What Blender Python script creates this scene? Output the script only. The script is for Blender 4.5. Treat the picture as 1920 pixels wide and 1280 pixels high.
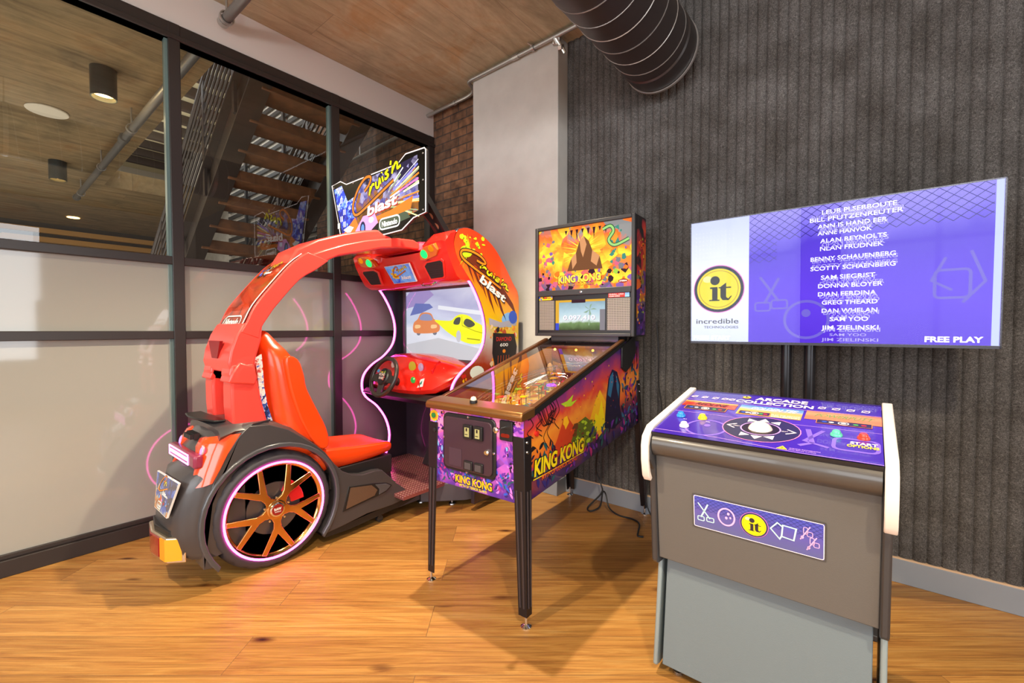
import bpy, bmesh, math, random
from mathutils import Vector, Matrix
random.seed(7)
R = math.radians; PI = math.pi
scn = bpy.context.scene
for o in list(bpy.data.objects): bpy.data.objects.remove(o)

# ------------------------------------------------------------------ camera, world, lights, exposure
cam_d = bpy.data.cameras.new('camera'); cam_d.sensor_width = 36.0; cam_d.lens = 36.0 * 822 / 1920
cam_d.clip_start = 0.05
cam = bpy.data.objects.new('camera', cam_d); scn.collection.objects.link(cam)
cam.location = (0, 0, 1.25); cam.rotation_euler = (R(90 - 1.6), 0, R(39.2)); scn.camera = cam
scn.view_settings.view_transform = 'Standard'; scn.view_settings.look = 'None'
scn.view_settings.gamma = 1.0; scn.view_settings.use_curve_mapping = False
scn.view_settings.exposure = 0.0
w = bpy.data.worlds.new('world'); scn.world = w; w.use_nodes = True
wn = w.node_tree.nodes; bg = wn['Background']
bg.inputs[0].default_value = (0.80, 0.90, 1.0, 1); bg.inputs[1].default_value = 1.3

def light(name, kind, loc, aim, energy, color=(1, 1, 1), **k):
    d = bpy.data.lights.new(name, kind); d.energy = energy; d.color = color
    for a, v in k.items(): setattr(d, a, v)
    o = bpy.data.objects.new(name, d); scn.collection.objects.link(o); o.location = loc
    o.rotation_euler = (Vector(aim) - Vector(loc)).to_track_quat('-Z', 'Y').to_euler(); return o
# daylight through the windows of the wall behind the camera and of the wall on the right
light('window_daylight', 'AREA', (-1.9, -3.30, 1.75), (-1.9, 3, 1.6), 74, (0.93, 0.97, 1.0), shape='RECTANGLE', size=2.1, size_y=2.3)
light('window_daylight', 'AREA', (0.7, -3.30, 1.75), (0.7, 3, 1.6), 74, (0.93, 0.97, 1.0), shape='RECTANGLE', size=2.1, size_y=2.3)
light('side_window_daylight', 'AREA', (3.72, -0.6, 1.8), (-3, -0.2, 1.4), 95, (0.93, 0.97, 1.0), shape='RECTANGLE', size=2.6, size_y=2.2)
# warm ceiling spots just above the frame, and an unseen fill light added to brighten the ceiling
light('ceiling_spot', 'SPOT', (-1.72, 1.72, 3.22), (-1.74, 1.30, 0), 390, (1.0, 0.84, 0.60), spot_size=R(98), spot_blend=0.55, shadow_soft_size=0.03)
light('ceiling_spot', 'SPOT', (0.9, -0.3, 3.3), (0.3, 0.7, 0), 330, (1.0, 0.84, 0.60), spot_size=R(100), spot_blend=0.6, shadow_soft_size=0.06)
light('ceiling_spot', 'SPOT', (-1.6, -0.9, 3.3), (-1.6, 0.2, 0), 330, (1.0, 0.84, 0.60), spot_size=R(100), spot_blend=0.6, shadow_soft_size=0.06)
light('ceiling_fill', 'AREA', (-0.2, -0.9, 2.62), (-0.4, 0.2, 3.6), 115, (0.96, 0.98, 1.0), shape='RECTANGLE', size=2.4, size_y=0.3)

# ------------------------------------------------------------------ materials
def lin(c):
    if isinstance(c, str): c = [int(c[i:i + 2], 16) / 255 for i in (0, 2, 4)]
    return tuple((x / 12.92 if x <= 0.04045 else ((x + 0.055) / 1.055) ** 2.4) for x in c) + (1,)
MC = {}
def new_mat(name):
    m = bpy.data.materials.new(name); m.use_nodes = True
    return m, m.node_tree.nodes, m.node_tree.links, m.node_tree.nodes['Principled BSDF']
def mat(name, col, rough=0.5, metal=0.0, em=0.0, coat=0.0, noise=0.0, nscale=20, bump=0.0, bscale=200, spec=0.5):
    if name in MC: return MC[name]
    m, N, L, b = new_mat(name); c = lin(col)
    b.inputs['Base Color'].default_value = c; b.inputs['Roughness'].default_value = rough
    b.inputs['Metallic'].default_value = metal; b.inputs['Coat Weight'].default_value = coat
    b.inputs['Specular IOR Level'].default_value = spec
    if em:
        b.inputs['Emission Color'].default_value = c; b.inputs['Emission Strength'].default_value = em
        b.inputs['Base Color'].default_value = tuple(x * 0.12 for x in c[:3]) + (1,)
        b.inputs['Specular IOR Level'].default_value = min(spec, 0.1)
    if noise:
        tc = N.new('ShaderNodeTexCoord'); n = N.new('ShaderNodeTexNoise'); n.inputs['Scale'].default_value = nscale
        n.inputs['Detail'].default_value = 5; L.new(tc.outputs['Object'], n.inputs['Vector'])
        r = N.new('ShaderNodeValToRGB'); r.color_ramp.elements[0].position = 0.3; r.color_ramp.elements[1].position = 0.7
        r.color_ramp.elements[0].color = tuple(x * (1 - noise) for x in c[:3]) + (1,)
        r.color_ramp.elements[1].color = tuple(min(1, x * (1 + noise)) for x in c[:3]) + (1,)
        L.new(n.outputs[0], r.inputs[0]); L.new(r.outputs[0], b.inputs['Base Color'])
    if bump:
        tc = N.new('ShaderNodeTexCoord'); n = N.new('ShaderNodeTexNoise'); n.inputs['Scale'].default_value = bscale
        L.new(tc.outputs['Object'], n.inputs['Vector']); bp = N.new('ShaderNodeBump')
        bp.inputs['Strength'].default_value = bump; bp.inputs['Distance'].default_value = 0.004
        L.new(n.outputs[0], bp.inputs['Height']); L.new(bp.outputs[0], b.inputs['Normal'])
    MC[name] = m; return m
def ramp(N, stops, mode='LINEAR'):
    r = N.new('ShaderNodeValToRGB'); cr = r.color_ramp; cr.interpolation = mode
    while len(cr.elements) < len(stops): cr.elements.new(0.5)
    for e, (p, c) in zip(cr.elements, stops): e.position = p; e.color = lin(c)
    return r
def artmat(name, stops, axis=(0, 0, 1), lo=0.0, hi=1.0, warp=0.0, wscale=6, em=0.0, rough=0.3, coat=0.3, cells=0, streak=None):
    """printed artwork: a colour ramp along an axis of the part, warped by noise (and by cells)"""
    if name in MC: return MC[name]
    m, N, L, b = new_mat(name)
    tc = N.new('ShaderNodeTexCoord'); dp = N.new('ShaderNodeVectorMath'); dp.operation = 'DOT_PRODUCT'
    dp.inputs[1].default_value = axis; L.new(tc.outputs['Object'], dp.inputs[0])
    mr = N.new('ShaderNodeMapRange'); mr.inputs[1].default_value = lo; mr.inputs[2].default_value = hi
    L.new(dp.outputs['Value'], mr.inputs[0]); out = mr.outputs[0]
    src = tc.outputs['Object']
    if streak:
        mp = N.new('ShaderNodeMapping'); mp.inputs['Scale'].default_value = streak; L.new(src, mp.inputs[0]); src = mp.outputs[0]
    if warp:
        n = N.new('ShaderNodeTexNoise'); n.inputs['Scale'].default_value = wscale; n.inputs['Detail'].default_value = 6
        n.inputs['Distortion'].default_value = 0.8
        L.new(src, n.inputs['Vector']); mu = N.new('ShaderNodeMath'); mu.operation = 'MULTIPLY_ADD'
        sb = N.new('ShaderNodeMath'); sb.operation = 'SUBTRACT'; sb.inputs[1].default_value = 0.5; L.new(n.outputs[0], sb.inputs[0])
        L.new(sb.outputs[0], mu.inputs[0]); mu.inputs[1].default_value = warp; L.new(out, mu.inputs[2]); out = mu.outputs[0]
    if cells:
        vo = N.new('ShaderNodeTexVoronoi'); vo.inputs['Scale'].default_value = cells; L.new(src, vo.inputs['Vector'])
        sp = N.new('ShaderNodeSeparateColor'); L.new(vo.outputs['Color'], sp.inputs[0])
        m2 = N.new('ShaderNodeMath'); m2.operation = 'MULTIPLY_ADD'; L.new(sp.outputs[0], m2.inputs[0]); m2.inputs[1].default_value = 0.55
        m3 = N.new('ShaderNodeMath'); m3.operation = 'SUBTRACT'; L.new(out, m3.inputs[0]); m3.inputs[1].default_value = 0.27
        L.new(m3.outputs[0], m2.inputs[2]); out = m2.outputs[0]
    r = ramp(N, stops); L.new(out, r.inputs[0]); L.new(r.outputs[0], b.inputs['Base Color'])
    b.inputs['Roughness'].default_value = rough; b.inputs['Coat Weight'].default_value = coat
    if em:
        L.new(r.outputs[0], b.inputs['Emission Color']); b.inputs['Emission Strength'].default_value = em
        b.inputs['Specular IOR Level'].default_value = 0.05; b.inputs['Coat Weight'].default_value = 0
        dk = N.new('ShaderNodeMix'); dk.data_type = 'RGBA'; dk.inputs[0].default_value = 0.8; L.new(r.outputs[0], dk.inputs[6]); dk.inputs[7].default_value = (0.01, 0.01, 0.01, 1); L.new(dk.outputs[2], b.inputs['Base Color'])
    MC[name] = m; return m
def glass_mat(name, tint=(1, 1, 1), ior=1.5, gain=1.6, rough=0.0):
    if name in MC: return MC[name]
    m = bpy.data.materials.new(name); m.use_nodes = True; N, L = m.node_tree.nodes, m.node_tree.links
    N.remove(N['Principled BSDF']); o = N['Material Output']
    t = N.new('ShaderNodeBsdfTransparent'); t.inputs[0].default_value = tint + (1,)
    g = N.new('ShaderNodeBsdfGlossy'); g.inputs['Roughness'].default_value = rough
    fr = N.new('ShaderNodeFresnel'); fr.inputs[0].default_value = ior
    mu = N.new('ShaderNodeMath'); mu.operation = 'MULTIPLY'; mu.inputs[1].default_value = gain; mu.use_clamp = True
    mx = N.new('ShaderNodeMixShader'); L.new(fr.outputs[0], mu.inputs[0]); L.new(mu.outputs[0], mx.inputs[0])
    L.new(t.outputs[0], mx.inputs[1]); L.new(g.outputs[0], mx.inputs[2]); L.new(mx.outputs[0], o.inputs['Surface'])
    MC[name] = m; return m

def floor_mat():
    m, N, L, b = new_mat('oak_planks')
    tc = N.new('ShaderNodeTexCoord'); mp = N.new('ShaderNodeMapping'); mp.inputs['Rotation'].default_value = (0, 0, -R(39.2))
    mp.inputs['Location'].default_value = (0.35, 0.05, 0); L.new(tc.outputs['Object'], mp.inputs[0])
    br = N.new('ShaderNodeTexBrick'); br.offset = 0.37; br.inputs['Scale'].default_value = 1
    br.inputs['Brick Width'].default_value = 1.9; br.inputs['Row Height'].default_value = 0.2
    br.inputs['Mortar Size'].default_value = 0.0012; br.inputs['Mortar Smooth'].default_value = 0.2
    br.inputs['Color1'].default_value = (0, 0, 0, 1); br.inputs['Color2'].default_value = (1, 1, 1, 1); br.inputs['Mortar'].default_value = (0.5, 0.5, 0.5, 1)
    L.new(mp.outputs[0], br.inputs['Vector'])
    # grain: offset per plank, stretched along the plank
    off = N.new('ShaderNodeVectorMath'); off.operation = 'MULTIPLY_ADD'; L.new(br.outputs['Color'], off.inputs[0])
    off.inputs[1].default_value = (7, 13, 5); L.new(mp.outputs[0], off.inputs[2])
    m1 = N.new('ShaderNodeMapping'); m1.inputs['Scale'].default_value = (0.8, 11, 1); L.new(off.outputs[0], m1.inputs[0])
    n1 = N.new('ShaderNodeTexNoise'); n1.inputs['Scale'].default_value = 2.2; n1.inputs['Detail'].default_value = 9; n1.inputs['Roughness'].default_value = 0.65
    n1.inputs['Distortion'].default_value = 1.3; L.new(m1.outputs[0], n1.inputs['Vector'])
    r1 = ramp(N, [(0.25, '96602c'), (0.42, 'b67e3e'), (0.55, 'c6904a'), (0.72, 'd2a25e')]); L.new(n1.outputs[0], r1.inputs[0])
    m2 = N.new('ShaderNodeMapping'); m2.inputs['Scale'].default_value = (1.6, 110, 1); L.new(off.outputs[0], m2.inputs[0])
    n2 = N.new('ShaderNodeTexNoise'); n2.inputs['Scale'].default_value = 2; n2.inputs['Detail'].default_value = 4; L.new(m2.outputs[0], n2.inputs['Vector'])
    r2 = ramp(N, [(0.3, 'd0cdc8'), (0.6, 'ffffff')]); L.new(n2.outputs[0], r2.inputs[0])
    # knots
    m3 = N.new('ShaderNodeMapping'); m3.inputs['Scale'].default_value = (1.6, 4.4, 1); L.new(off.outputs[0], m3.inputs[0])
    vo = N.new('ShaderNodeTexVoronoi'); vo.inputs['Scale'].default_value = 1.25; vo.inputs['Randomness'].default_value = 1; L.new(m3.outputs[0], vo.inputs['Vector'])
    ad = N.new('ShaderNodeMath'); ad.operation = 'MULTIPLY_ADD'; L.new(n1.outputs[0], ad.inputs[0]); ad.inputs[1].default_value = 0.12; L.new(vo.outputs['Distance'], ad.inputs[2])
    r3 = ramp(N, [(0.075, '3a2a1c'), (0.10, '8a6a48'), (0.19, 'ffffff')]); L.new(ad.outputs[0], r3.inputs[0])
    r4 = ramp(N, [(0.0, 'd6d2cc'), (1.0, 'ffffff')]); L.new(br.outputs['Color'], r4.inputs[0])
    cur = r1.outputs[0]
    for r_ in (r2, r3, r4):
        mx = N.new('ShaderNodeMix'); mx.data_type = 'RGBA'; mx.blend_type = 'MULTIPLY'; mx.inputs[0].default_value = 1
        L.new(cur, mx.inputs[6]); L.new(r_.outputs[0], mx.inputs[7]); cur = mx.outputs[2]
    mx = N.new('ShaderNodeMix'); mx.data_type = 'RGBA'; L.new(br.outputs['Fac'], mx.inputs[0]); L.new(cur, mx.inputs[6]); mx.inputs[7].default_value = lin('6a4a2c')
    L.new(mx.outputs[2], b.inputs['Base Color']); b.inputs['Roughness'].default_value = 0.42
    bp = N.new('ShaderNodeBump'); bp.inputs['Strength'].default_value = 0.25; bp.inputs['Distance'].default_value = 0.002
    L.new(n2.outputs[0], bp.inputs['Height']); L.new(bp.outputs[0], b.inputs['Normal'])
    return m
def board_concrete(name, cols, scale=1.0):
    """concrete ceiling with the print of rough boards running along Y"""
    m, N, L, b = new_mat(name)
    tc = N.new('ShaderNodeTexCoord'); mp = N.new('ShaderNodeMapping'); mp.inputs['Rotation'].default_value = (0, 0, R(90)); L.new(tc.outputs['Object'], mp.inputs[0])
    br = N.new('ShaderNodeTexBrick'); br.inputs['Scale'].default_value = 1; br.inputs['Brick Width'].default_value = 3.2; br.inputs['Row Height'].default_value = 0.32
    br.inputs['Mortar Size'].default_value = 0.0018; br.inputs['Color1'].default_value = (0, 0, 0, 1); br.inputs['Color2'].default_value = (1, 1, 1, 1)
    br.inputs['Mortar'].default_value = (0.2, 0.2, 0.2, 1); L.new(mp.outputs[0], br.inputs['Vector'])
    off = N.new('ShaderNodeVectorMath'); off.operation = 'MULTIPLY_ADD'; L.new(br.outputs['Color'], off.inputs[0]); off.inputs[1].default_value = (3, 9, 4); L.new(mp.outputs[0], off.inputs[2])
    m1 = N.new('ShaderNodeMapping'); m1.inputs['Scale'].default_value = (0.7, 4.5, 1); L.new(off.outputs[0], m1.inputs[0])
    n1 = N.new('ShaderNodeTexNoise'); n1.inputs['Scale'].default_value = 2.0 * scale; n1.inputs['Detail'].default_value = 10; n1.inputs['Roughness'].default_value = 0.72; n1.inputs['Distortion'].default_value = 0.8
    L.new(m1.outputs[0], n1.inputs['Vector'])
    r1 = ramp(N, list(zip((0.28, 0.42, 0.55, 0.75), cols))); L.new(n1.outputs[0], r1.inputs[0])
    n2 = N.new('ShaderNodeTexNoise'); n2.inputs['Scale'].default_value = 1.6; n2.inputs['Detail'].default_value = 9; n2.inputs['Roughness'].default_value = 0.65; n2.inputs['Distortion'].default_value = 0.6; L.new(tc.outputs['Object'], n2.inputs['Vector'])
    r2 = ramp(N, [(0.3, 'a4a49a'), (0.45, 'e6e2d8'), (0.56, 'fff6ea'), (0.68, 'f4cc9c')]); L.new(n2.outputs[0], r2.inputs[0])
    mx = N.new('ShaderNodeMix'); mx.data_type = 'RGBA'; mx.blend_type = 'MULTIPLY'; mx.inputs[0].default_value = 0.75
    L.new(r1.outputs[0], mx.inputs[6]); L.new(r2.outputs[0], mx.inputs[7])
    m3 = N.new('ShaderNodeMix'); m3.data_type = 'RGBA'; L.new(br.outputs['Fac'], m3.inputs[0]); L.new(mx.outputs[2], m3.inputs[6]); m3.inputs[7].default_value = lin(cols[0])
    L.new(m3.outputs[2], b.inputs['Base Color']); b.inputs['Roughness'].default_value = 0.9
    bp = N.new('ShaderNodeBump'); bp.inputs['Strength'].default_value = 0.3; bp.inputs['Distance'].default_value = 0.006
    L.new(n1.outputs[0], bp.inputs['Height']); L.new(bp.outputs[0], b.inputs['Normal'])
    return m
def brick_mat():
    m, N, L, b = new_mat('brown_brick')
    tc = N.new('ShaderNodeTexCoord'); mp = N.new('ShaderNodeMapping'); mp.inputs['Rotation'].default_value = (R(90), 0, 0); L.new(tc.outputs['Object'], mp.inputs[0])
    br = N.new('ShaderNodeTexBrick'); br.inputs['Scale'].default_value = 1; br.inputs['Brick Width'].default_value = 0.215; br.inputs['Row Height'].default_value = 0.078
    br.inputs['Mortar Size'].default_value = 0.006; br.inputs['Mortar Smooth'].default_value = 0.3
    br.inputs['Color1'].default_value = lin('8d6243'); br.inputs['Color2'].default_value = lin('6b4c37'); br.inputs['Mortar'].default_value = lin('4e4038')
    L.new(mp.outputs[0], br.inputs['Vector'])
    n = N.new('ShaderNodeTexNoise'); n.inputs['Scale'].default_value = 14; n.inputs['Detail'].default_value = 8; L.new(tc.outputs['Object'], n.inputs['Vector'])
    r = ramp(N, [(0.3, '8f8a84'), (0.65, 'ffffff')]); L.new(n.outputs[0], r.inputs[0])
    mx = N.new('ShaderNodeMix'); mx.data_type = 'RGBA'; mx.blend_type = 'MULTIPLY'; mx.inputs[0].default_value = 0.9
    L.new(br.outputs['Color'], mx.inputs[6]); L.new(r.outputs[0], mx.inputs[7]); L.new(mx.outputs[2], b.inputs['Base Color'])
    b.inputs['Roughness'].default_value = 0.85
    iv = N.new('ShaderNodeMath'); iv.operation = 'SUBTRACT'; iv.inputs[0].default_value = 1; L.new(br.outputs['Fac'], iv.inputs[1])
    bp = N.new('ShaderNodeBump'); bp.inputs['Strength'].default_value = 0.8; bp.inputs['Distance'].default_value = 0.01
    L.new(iv.outputs[0], bp.inputs['Height']); L.new(bp.outputs[0], b.inputs['Normal'])
    return m
def felt_mat():
    m, N, L, b = new_mat('charcoal_felt')
    tc = N.new('ShaderNodeTexCoord'); n = N.new('ShaderNodeTexNoise'); n.inputs['Scale'].default_value = 130; n.inputs['Detail'].default_value = 6; n.inputs['Roughness'].default_value = 0.8
    n.inputs['Distortion'].default_value = 1.5; L.new(tc.outputs['Object'], n.inputs['Vector'])
    r = ramp(N, [(0.32, '33302f'), (0.5, '5d5957'), (0.7, '96928e')]); L.new(n.outputs[0], r.inputs[0])
    n2 = N.new('ShaderNodeTexNoise'); n2.inputs['Scale'].default_value = 5; n2.inputs['Detail'].default_value = 3; L.new(tc.outputs['Object'], n2.inputs['Vector'])
    r2 = ramp(N, [(0.3, 'c8c4c0'), (0.7, 'ffffff')]); L.new(n2.outputs[0], r2.inputs[0])
    mx = N.new('ShaderNodeMix'); mx.data_type = 'RGBA'; mx.blend_type = 'MULTIPLY'; mx.inputs[0].default_value = 1
    L.new(r.outputs[0], mx.inputs[6]); L.new(r2.outputs[0], mx.inputs[7]); L.new(mx.outputs[2], b.inputs['Base Color'])
    b.inputs['Roughness'].default_value = 1.0; b.inputs['Specular IOR Level'].default_value = 0.1
    bp = N.new('ShaderNodeBump'); bp.inputs['Strength'].default_value = 0.9; bp.inputs['Distance'].default_value = 0.004
    L.new(n.outputs[0], bp.inputs['Height']); L.new(bp.outputs[0], b.inputs['Normal'])
    return m
def dots_mat(name, base, dot, scale, rough=0.4, metal=0.0, size=0.32, bump=0.3):
    if name in MC: return MC[name]
    m, N, L, b = new_mat(name); tc = N.new('ShaderNodeTexCoord')
    vo = N.new('ShaderNodeTexVoronoi'); vo.inputs['Scale'].default_value = scale; vo.inputs['Randomness'].default_value = 0.0
    L.new(tc.outputs['Object'], vo.inputs['Vector']); r = ramp(N, [(size, dot), (size + 0.08, base)]); L.new(vo.outputs['Distance'], r.inputs[0])
    L.new(r.outputs[0], b.inputs['Base Color']); b.inputs['Roughness'].default_value = rough; b.inputs['Metallic'].default_value = metal
    bp = N.new('ShaderNodeBump'); bp.invert = True; bp.inputs['Strength'].default_value = bump; bp.inputs['Distance'].default_value = 0.003
    L.new(vo.outputs['Distance'], bp.inputs['Height']); L.new(bp.outputs[0], b.inputs['Normal'])
    MC[name] = m; return m

# ------------------------------------------------------------------ mesh builder
FR = {}
_txt = {}
def text_mesh(s, bold=0.010):
    if (s, bold) in _txt: return _txt[(s, bold)]
    cu = bpy.data.curves.new('t', 'FONT'); cu.body = s; cu.size = 1; cu.resolution_u = 3; cu.offset = bold
    ob = bpy.data.objects.new('t', cu); me = ob.to_mesh()
    vs = [(v.co.x, v.co.y) for v in me.vertices]; fs = [tuple(p.vertices) for p in me.polygons]
    ob.to_mesh_clear(); bpy.data.objects.remove(ob); bpy.data.curves.remove(cu)
    _txt[(s, bold)] = (vs, fs); return _txt[(s, bold)]
def spline(pts, n=6, closed=False):
    P = [Vector(p) for p in pts]; out = []; k = len(P)
    rng = range(k) if closed else range(k - 1)
    for i in rng:
        p0 = P[(i - 1) % k] if (closed or i > 0) else P[0]; p1 = P[i]; p2 = P[(i + 1) % k]
        p3 = P[(i + 2) % k] if (closed or i + 2 < k) else P[-1]
        for j in range(n):
            t = j / n
            out.append(0.5 * ((2 * p1) + (p2 - p0) * t + (2 * p0 - 5 * p1 + 4 * p2 - p3) * t * t + (3 * p1 - p0 - 3 * p2 + p3) * t ** 3))
    if not closed: out.append(P[-1])
    return out
class MB:
    def __init__(s, m=None):
        s.v = []; s.f = []; s.mi = []; s.mats = []; s.cur = 0; s.art = False
        if m: s.M(m)
    def M(s, m):
        if m not in s.mats: s.mats.append(m)
        s.cur = s.mats.index(m); return s
    def add(s, vs, fs):
        b = len(s.v); s.v += [tuple(v) for v in vs]
        for f in fs: s.f.append(tuple(b + i for i in f)); s.mi.append(s.cur)
        return s
    def box(s, x0, y0, z0, x1, y1, z1):
        return s.add([(x, y, z) for z in (z0, z1) for y in (y0, y1) for x in (x0, x1)],
                     [(0, 2, 3, 1), (4, 5, 7, 6), (0, 1, 5, 4), (2, 6, 7, 3), (0, 4, 6, 2), (1, 3, 7, 5)])
    def obox(s, c, d, rot=(0, 0, 0)):
        from mathutils import Euler
        q = Euler(rot).to_matrix(); c = Vector(c)
        return s.add([c + q @ Vector((x * d[0] / 2, y * d[1] / 2, z * d[2] / 2)) for z in (-1, 1) for y in (-1, 1) for x in (-1, 1)],
                     [(0, 2, 3, 1), (4, 5, 7, 6), (0, 1, 5, 4), (2, 6, 7, 3), (0, 4, 6, 2), (1, 3, 7, 5)])
    def prism(s, pts, ax, a, b):
        n = len(pts)
        f = {'x': lambda p, t: (t, p[0], p[1]), 'y': lambda p, t: (p[0], t, p[1]), 'z': lambda p, t: (p[0], p[1], t)}[ax]
        return s.add([f(p, a) for p in pts] + [f(p, b) for p in pts],
                     [tuple(range(n)), tuple(range(2 * n - 1, n - 1, -1))] + [(i, (i + 1) % n, n + (i + 1) % n, n + i) for i in range(n)])
    def loft(s, rings, cap=True, closed=True):
        n = len(rings[0]); vs = [p for r in rings for p in r]; fs = []
        for k in range(len(rings) - 1):
            for i in range(n if closed else n - 1):
                j = (i + 1) % n; fs.append((k * n + i, k * n + j, (k + 1) * n + j, (k + 1) * n + i))
        if cap and closed: fs += [tuple(range(n - 1, -1, -1)), tuple(range((len(rings) - 1) * n, len(rings) * n))]
        return s.add(vs, fs)
    def tube(s, pts, r, n=8, closed=False):
        P = [Vector(p) for p in pts]; k = len(P); rings = []; up = None
        for i in range(k):
            a = P[i - 1] if (i > 0 or closed) else P[0]; b = P[(i + 1) % k] if (i < k - 1 or closed) else P[-1]
            t = (b - a)
            if t.length < 1e-9: t = Vector((0, 0, 1))
            t.normalize()
            if up is None: up = Vector((0, 0, 1)) if abs(t.z) < 0.9 else Vector((1, 0, 0))
            up = (up - t * up.dot(t)); up.normalize(); q = t.cross(up)
            rr = r[i] if isinstance(r, (list, tuple)) else r
            rings.append([P[i] + (up * math.cos(2 * PI * j / n) + q * math.sin(2 * PI * j / n)) * rr for j in range(n)])
        if closed: rings.append(rings[0])
        return s.loft(rings, cap=not closed)
    def lathe(s, prof, c, ax='z', n=24, closed=False):
        c = Vector(c); rings = []
        A = {'z': (Vector((1, 0, 0)), Vector((0, 1, 0)), Vector((0, 0, 1))), 'x': (Vector((0, 1, 0)), Vector((0, 0, 1)), Vector((1, 0, 0))),
             'y': (Vector((1, 0, 0)), Vector((0, 0, 1)), Vector((0, 1, 0)))}
        if isinstance(ax, str): a, b, h = A[ax]
        else:
            h = Vector(ax).normalized(); a = h.orthogonal().normalized(); b = h.cross(a)
        for r, z in prof: rings.append([c + h * z + (a * math.cos(2 * PI * j / n) + b * math.sin(2 * PI * j / n)) * max(r, 1e-5) for j in range(n)])
        if closed: rings.append(rings[0])
        return s.loft(rings, cap=not closed)
    # ---- flat artwork in a frame
    def frame(s, O, U, V, eps=0.0006):
        s.O = Vector(O); s.U = Vector(U).normalized(); s.V = Vector(V).normalized(); s.N = s.U.cross(s.V).normalized(); s.eps = eps; s.art = True
        return s
    def pt(s, u, v, l): return s.O + s.U * u + s.V * v + s.N * (s.eps * l)
    def poly(s, pts, l, m=None):
        if m: s.M(m)
        return s.add([s.pt(p[0], p[1], l) for p in pts], [tuple(range(len(pts)))])
    def rect(s, u0, v0, u1, v1, l, m=None): return s.poly([(u0, v0), (u1, v0), (u1, v1), (u0, v1)], l, m)
    def disc(s, u, v, ru, rv, l, m=None, n=28): return s.poly([(u + ru * math.cos(2 * PI * i / n), v + rv * math.sin(2 * PI * i / n)) for i in range(n)], l, m)
    def line(s, pts, wd, l, m=None, closed=False):
        if m: s.M(m)
        P = [Vector((p[0], p[1])) for p in pts]; k = len(P); a = []; b = []
        for i in range(k):
            p = P[i - 1] if (i > 0 or closed) else P[0]; q = P[(i + 1) % k] if (i < k - 1 or closed) else P[-1]
            d = q - p; d = d.normalized() if d.length > 1e-9 else Vector((1, 0)); nn = Vector((-d.y, d.x)) * wd / 2
            if 0 < i < k - 1 or closed:
                d1 = (P[i] - P[i - 1]); 
                if d1.length > 1e-9:
                    c = max(0.5, abs(d1.normalized().dot(d))); nn /= c
            a.append(P[i] + nn); b.append(P[i] - nn)
        vs = [s.pt(x.x, x.y, l) for x in a] + [s.pt(x.x, x.y, l) for x in b]
        return s.add(vs, [(i, (i + 1) % k, k + (i + 1) % k, k + i) for i in range(k if closed else k - 1)])
    def ring(s, u, v, ru, rv, wd, l, m=None, n=32): return s.line([(u + ru * math.cos(2 * PI * i / n), v + rv * math.sin(2 * PI * i / n)) for i in range(n)], wd, l, m, True)
    def rrect(s, u0, v0, u1, v1, r, wd, l, m=None):
        pts = []
        for cx, cy, a0 in ((u1 - r, v1 - r, 0), (u0 + r, v1 - r, 90), (u0 + r, v0 + r, 180), (u1 - r, v0 + r, 270)):
            for k in range(4): a = R(a0 + 30 * k); pts.append((cx + r * math.cos(a), cy + r * math.sin(a)))
        return s.line(pts, wd, l, m, True)
    def text(s, t, u, v, size, l, m=None, wid=None, shear=0.0, rot=0.0, align='l', mirror=False):
        if m: s.M(m)
        vs, fs = text_mesh(t, 0.034 if t in ('KING KONG', 'blast', 'ARCADE', 'COLLECTION', 'START', 'OPTIONS', 'FREE PLAY', 'PRESS START', 'Nintendo', 'RAW') else 0.010)
        if not vs: return s
        x0 = min(p[0] for p in vs); x1 = max(p[0] for p in vs); h = size / 0.72; sx = h
        if wid: sx = wid / max(1e-6, (x1 - x0))
        w_ = (x1 - x0) * sx; off = {'l': 0, 'c': -w_ / 2, 'r': -w_}[align]; c, sn = math.cos(rot), math.sin(rot); out = []
        for x, y in vs:
            X = (x - x0) * sx + off + y * h * shear; Y = y * h
            out.append(s.pt(u + X * c - Y * sn, v + X * sn + Y * c, l))
        return s.add(out, fs)
    def scatter(s, n, u0, v0, u1, v1, l, mats, lo=0.004, hi=0.02, kind=0, inside=None):
        for i in range(n):
            u = random.uniform(u0, u1); v = random.uniform(v0, v1)
            if inside and not inside(u, v): continue
            r = random.uniform(lo, hi); m = random.choice(mats); a = random.uniform(0, 6.28); ll = l + random.random() * 0.8
            if kind == 2:
                a = random.uniform(0.2, 2.9); c, sn = math.cos(a), math.sin(a); L_ = r * 1.9; w_ = r * 0.42; cv = random.uniform(-0.4, 0.4) * r
                q = [(0, 0), (0.25, w_ * 0.8), (0.55, w_), (0.82, w_ * 0.5), (1, 0), (0.82, -w_ * 0.4), (0.55, -w_ * 0.8), (0.25, -w_ * 0.7)]
                s.poly([(u + (x * L_ - L_ / 2) * c - (y + cv * (1 - (2 * x - 1) ** 2)) * sn, v + (x * L_ - L_ / 2) * sn + (y + cv * (1 - (2 * x - 1) ** 2)) * c) for x, y in q], ll, m); continue
            k = random.randint(3, 6)
            s.poly([(u + r * random.uniform(0.5, 1) * math.cos(a + 2 * PI * j / k) * (1 if not kind else 1.8), v + r * random.uniform(0.5, 1) * math.sin(a + 2 * PI * j / k)) for j in range(k)], ll, m)
        return s
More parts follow.
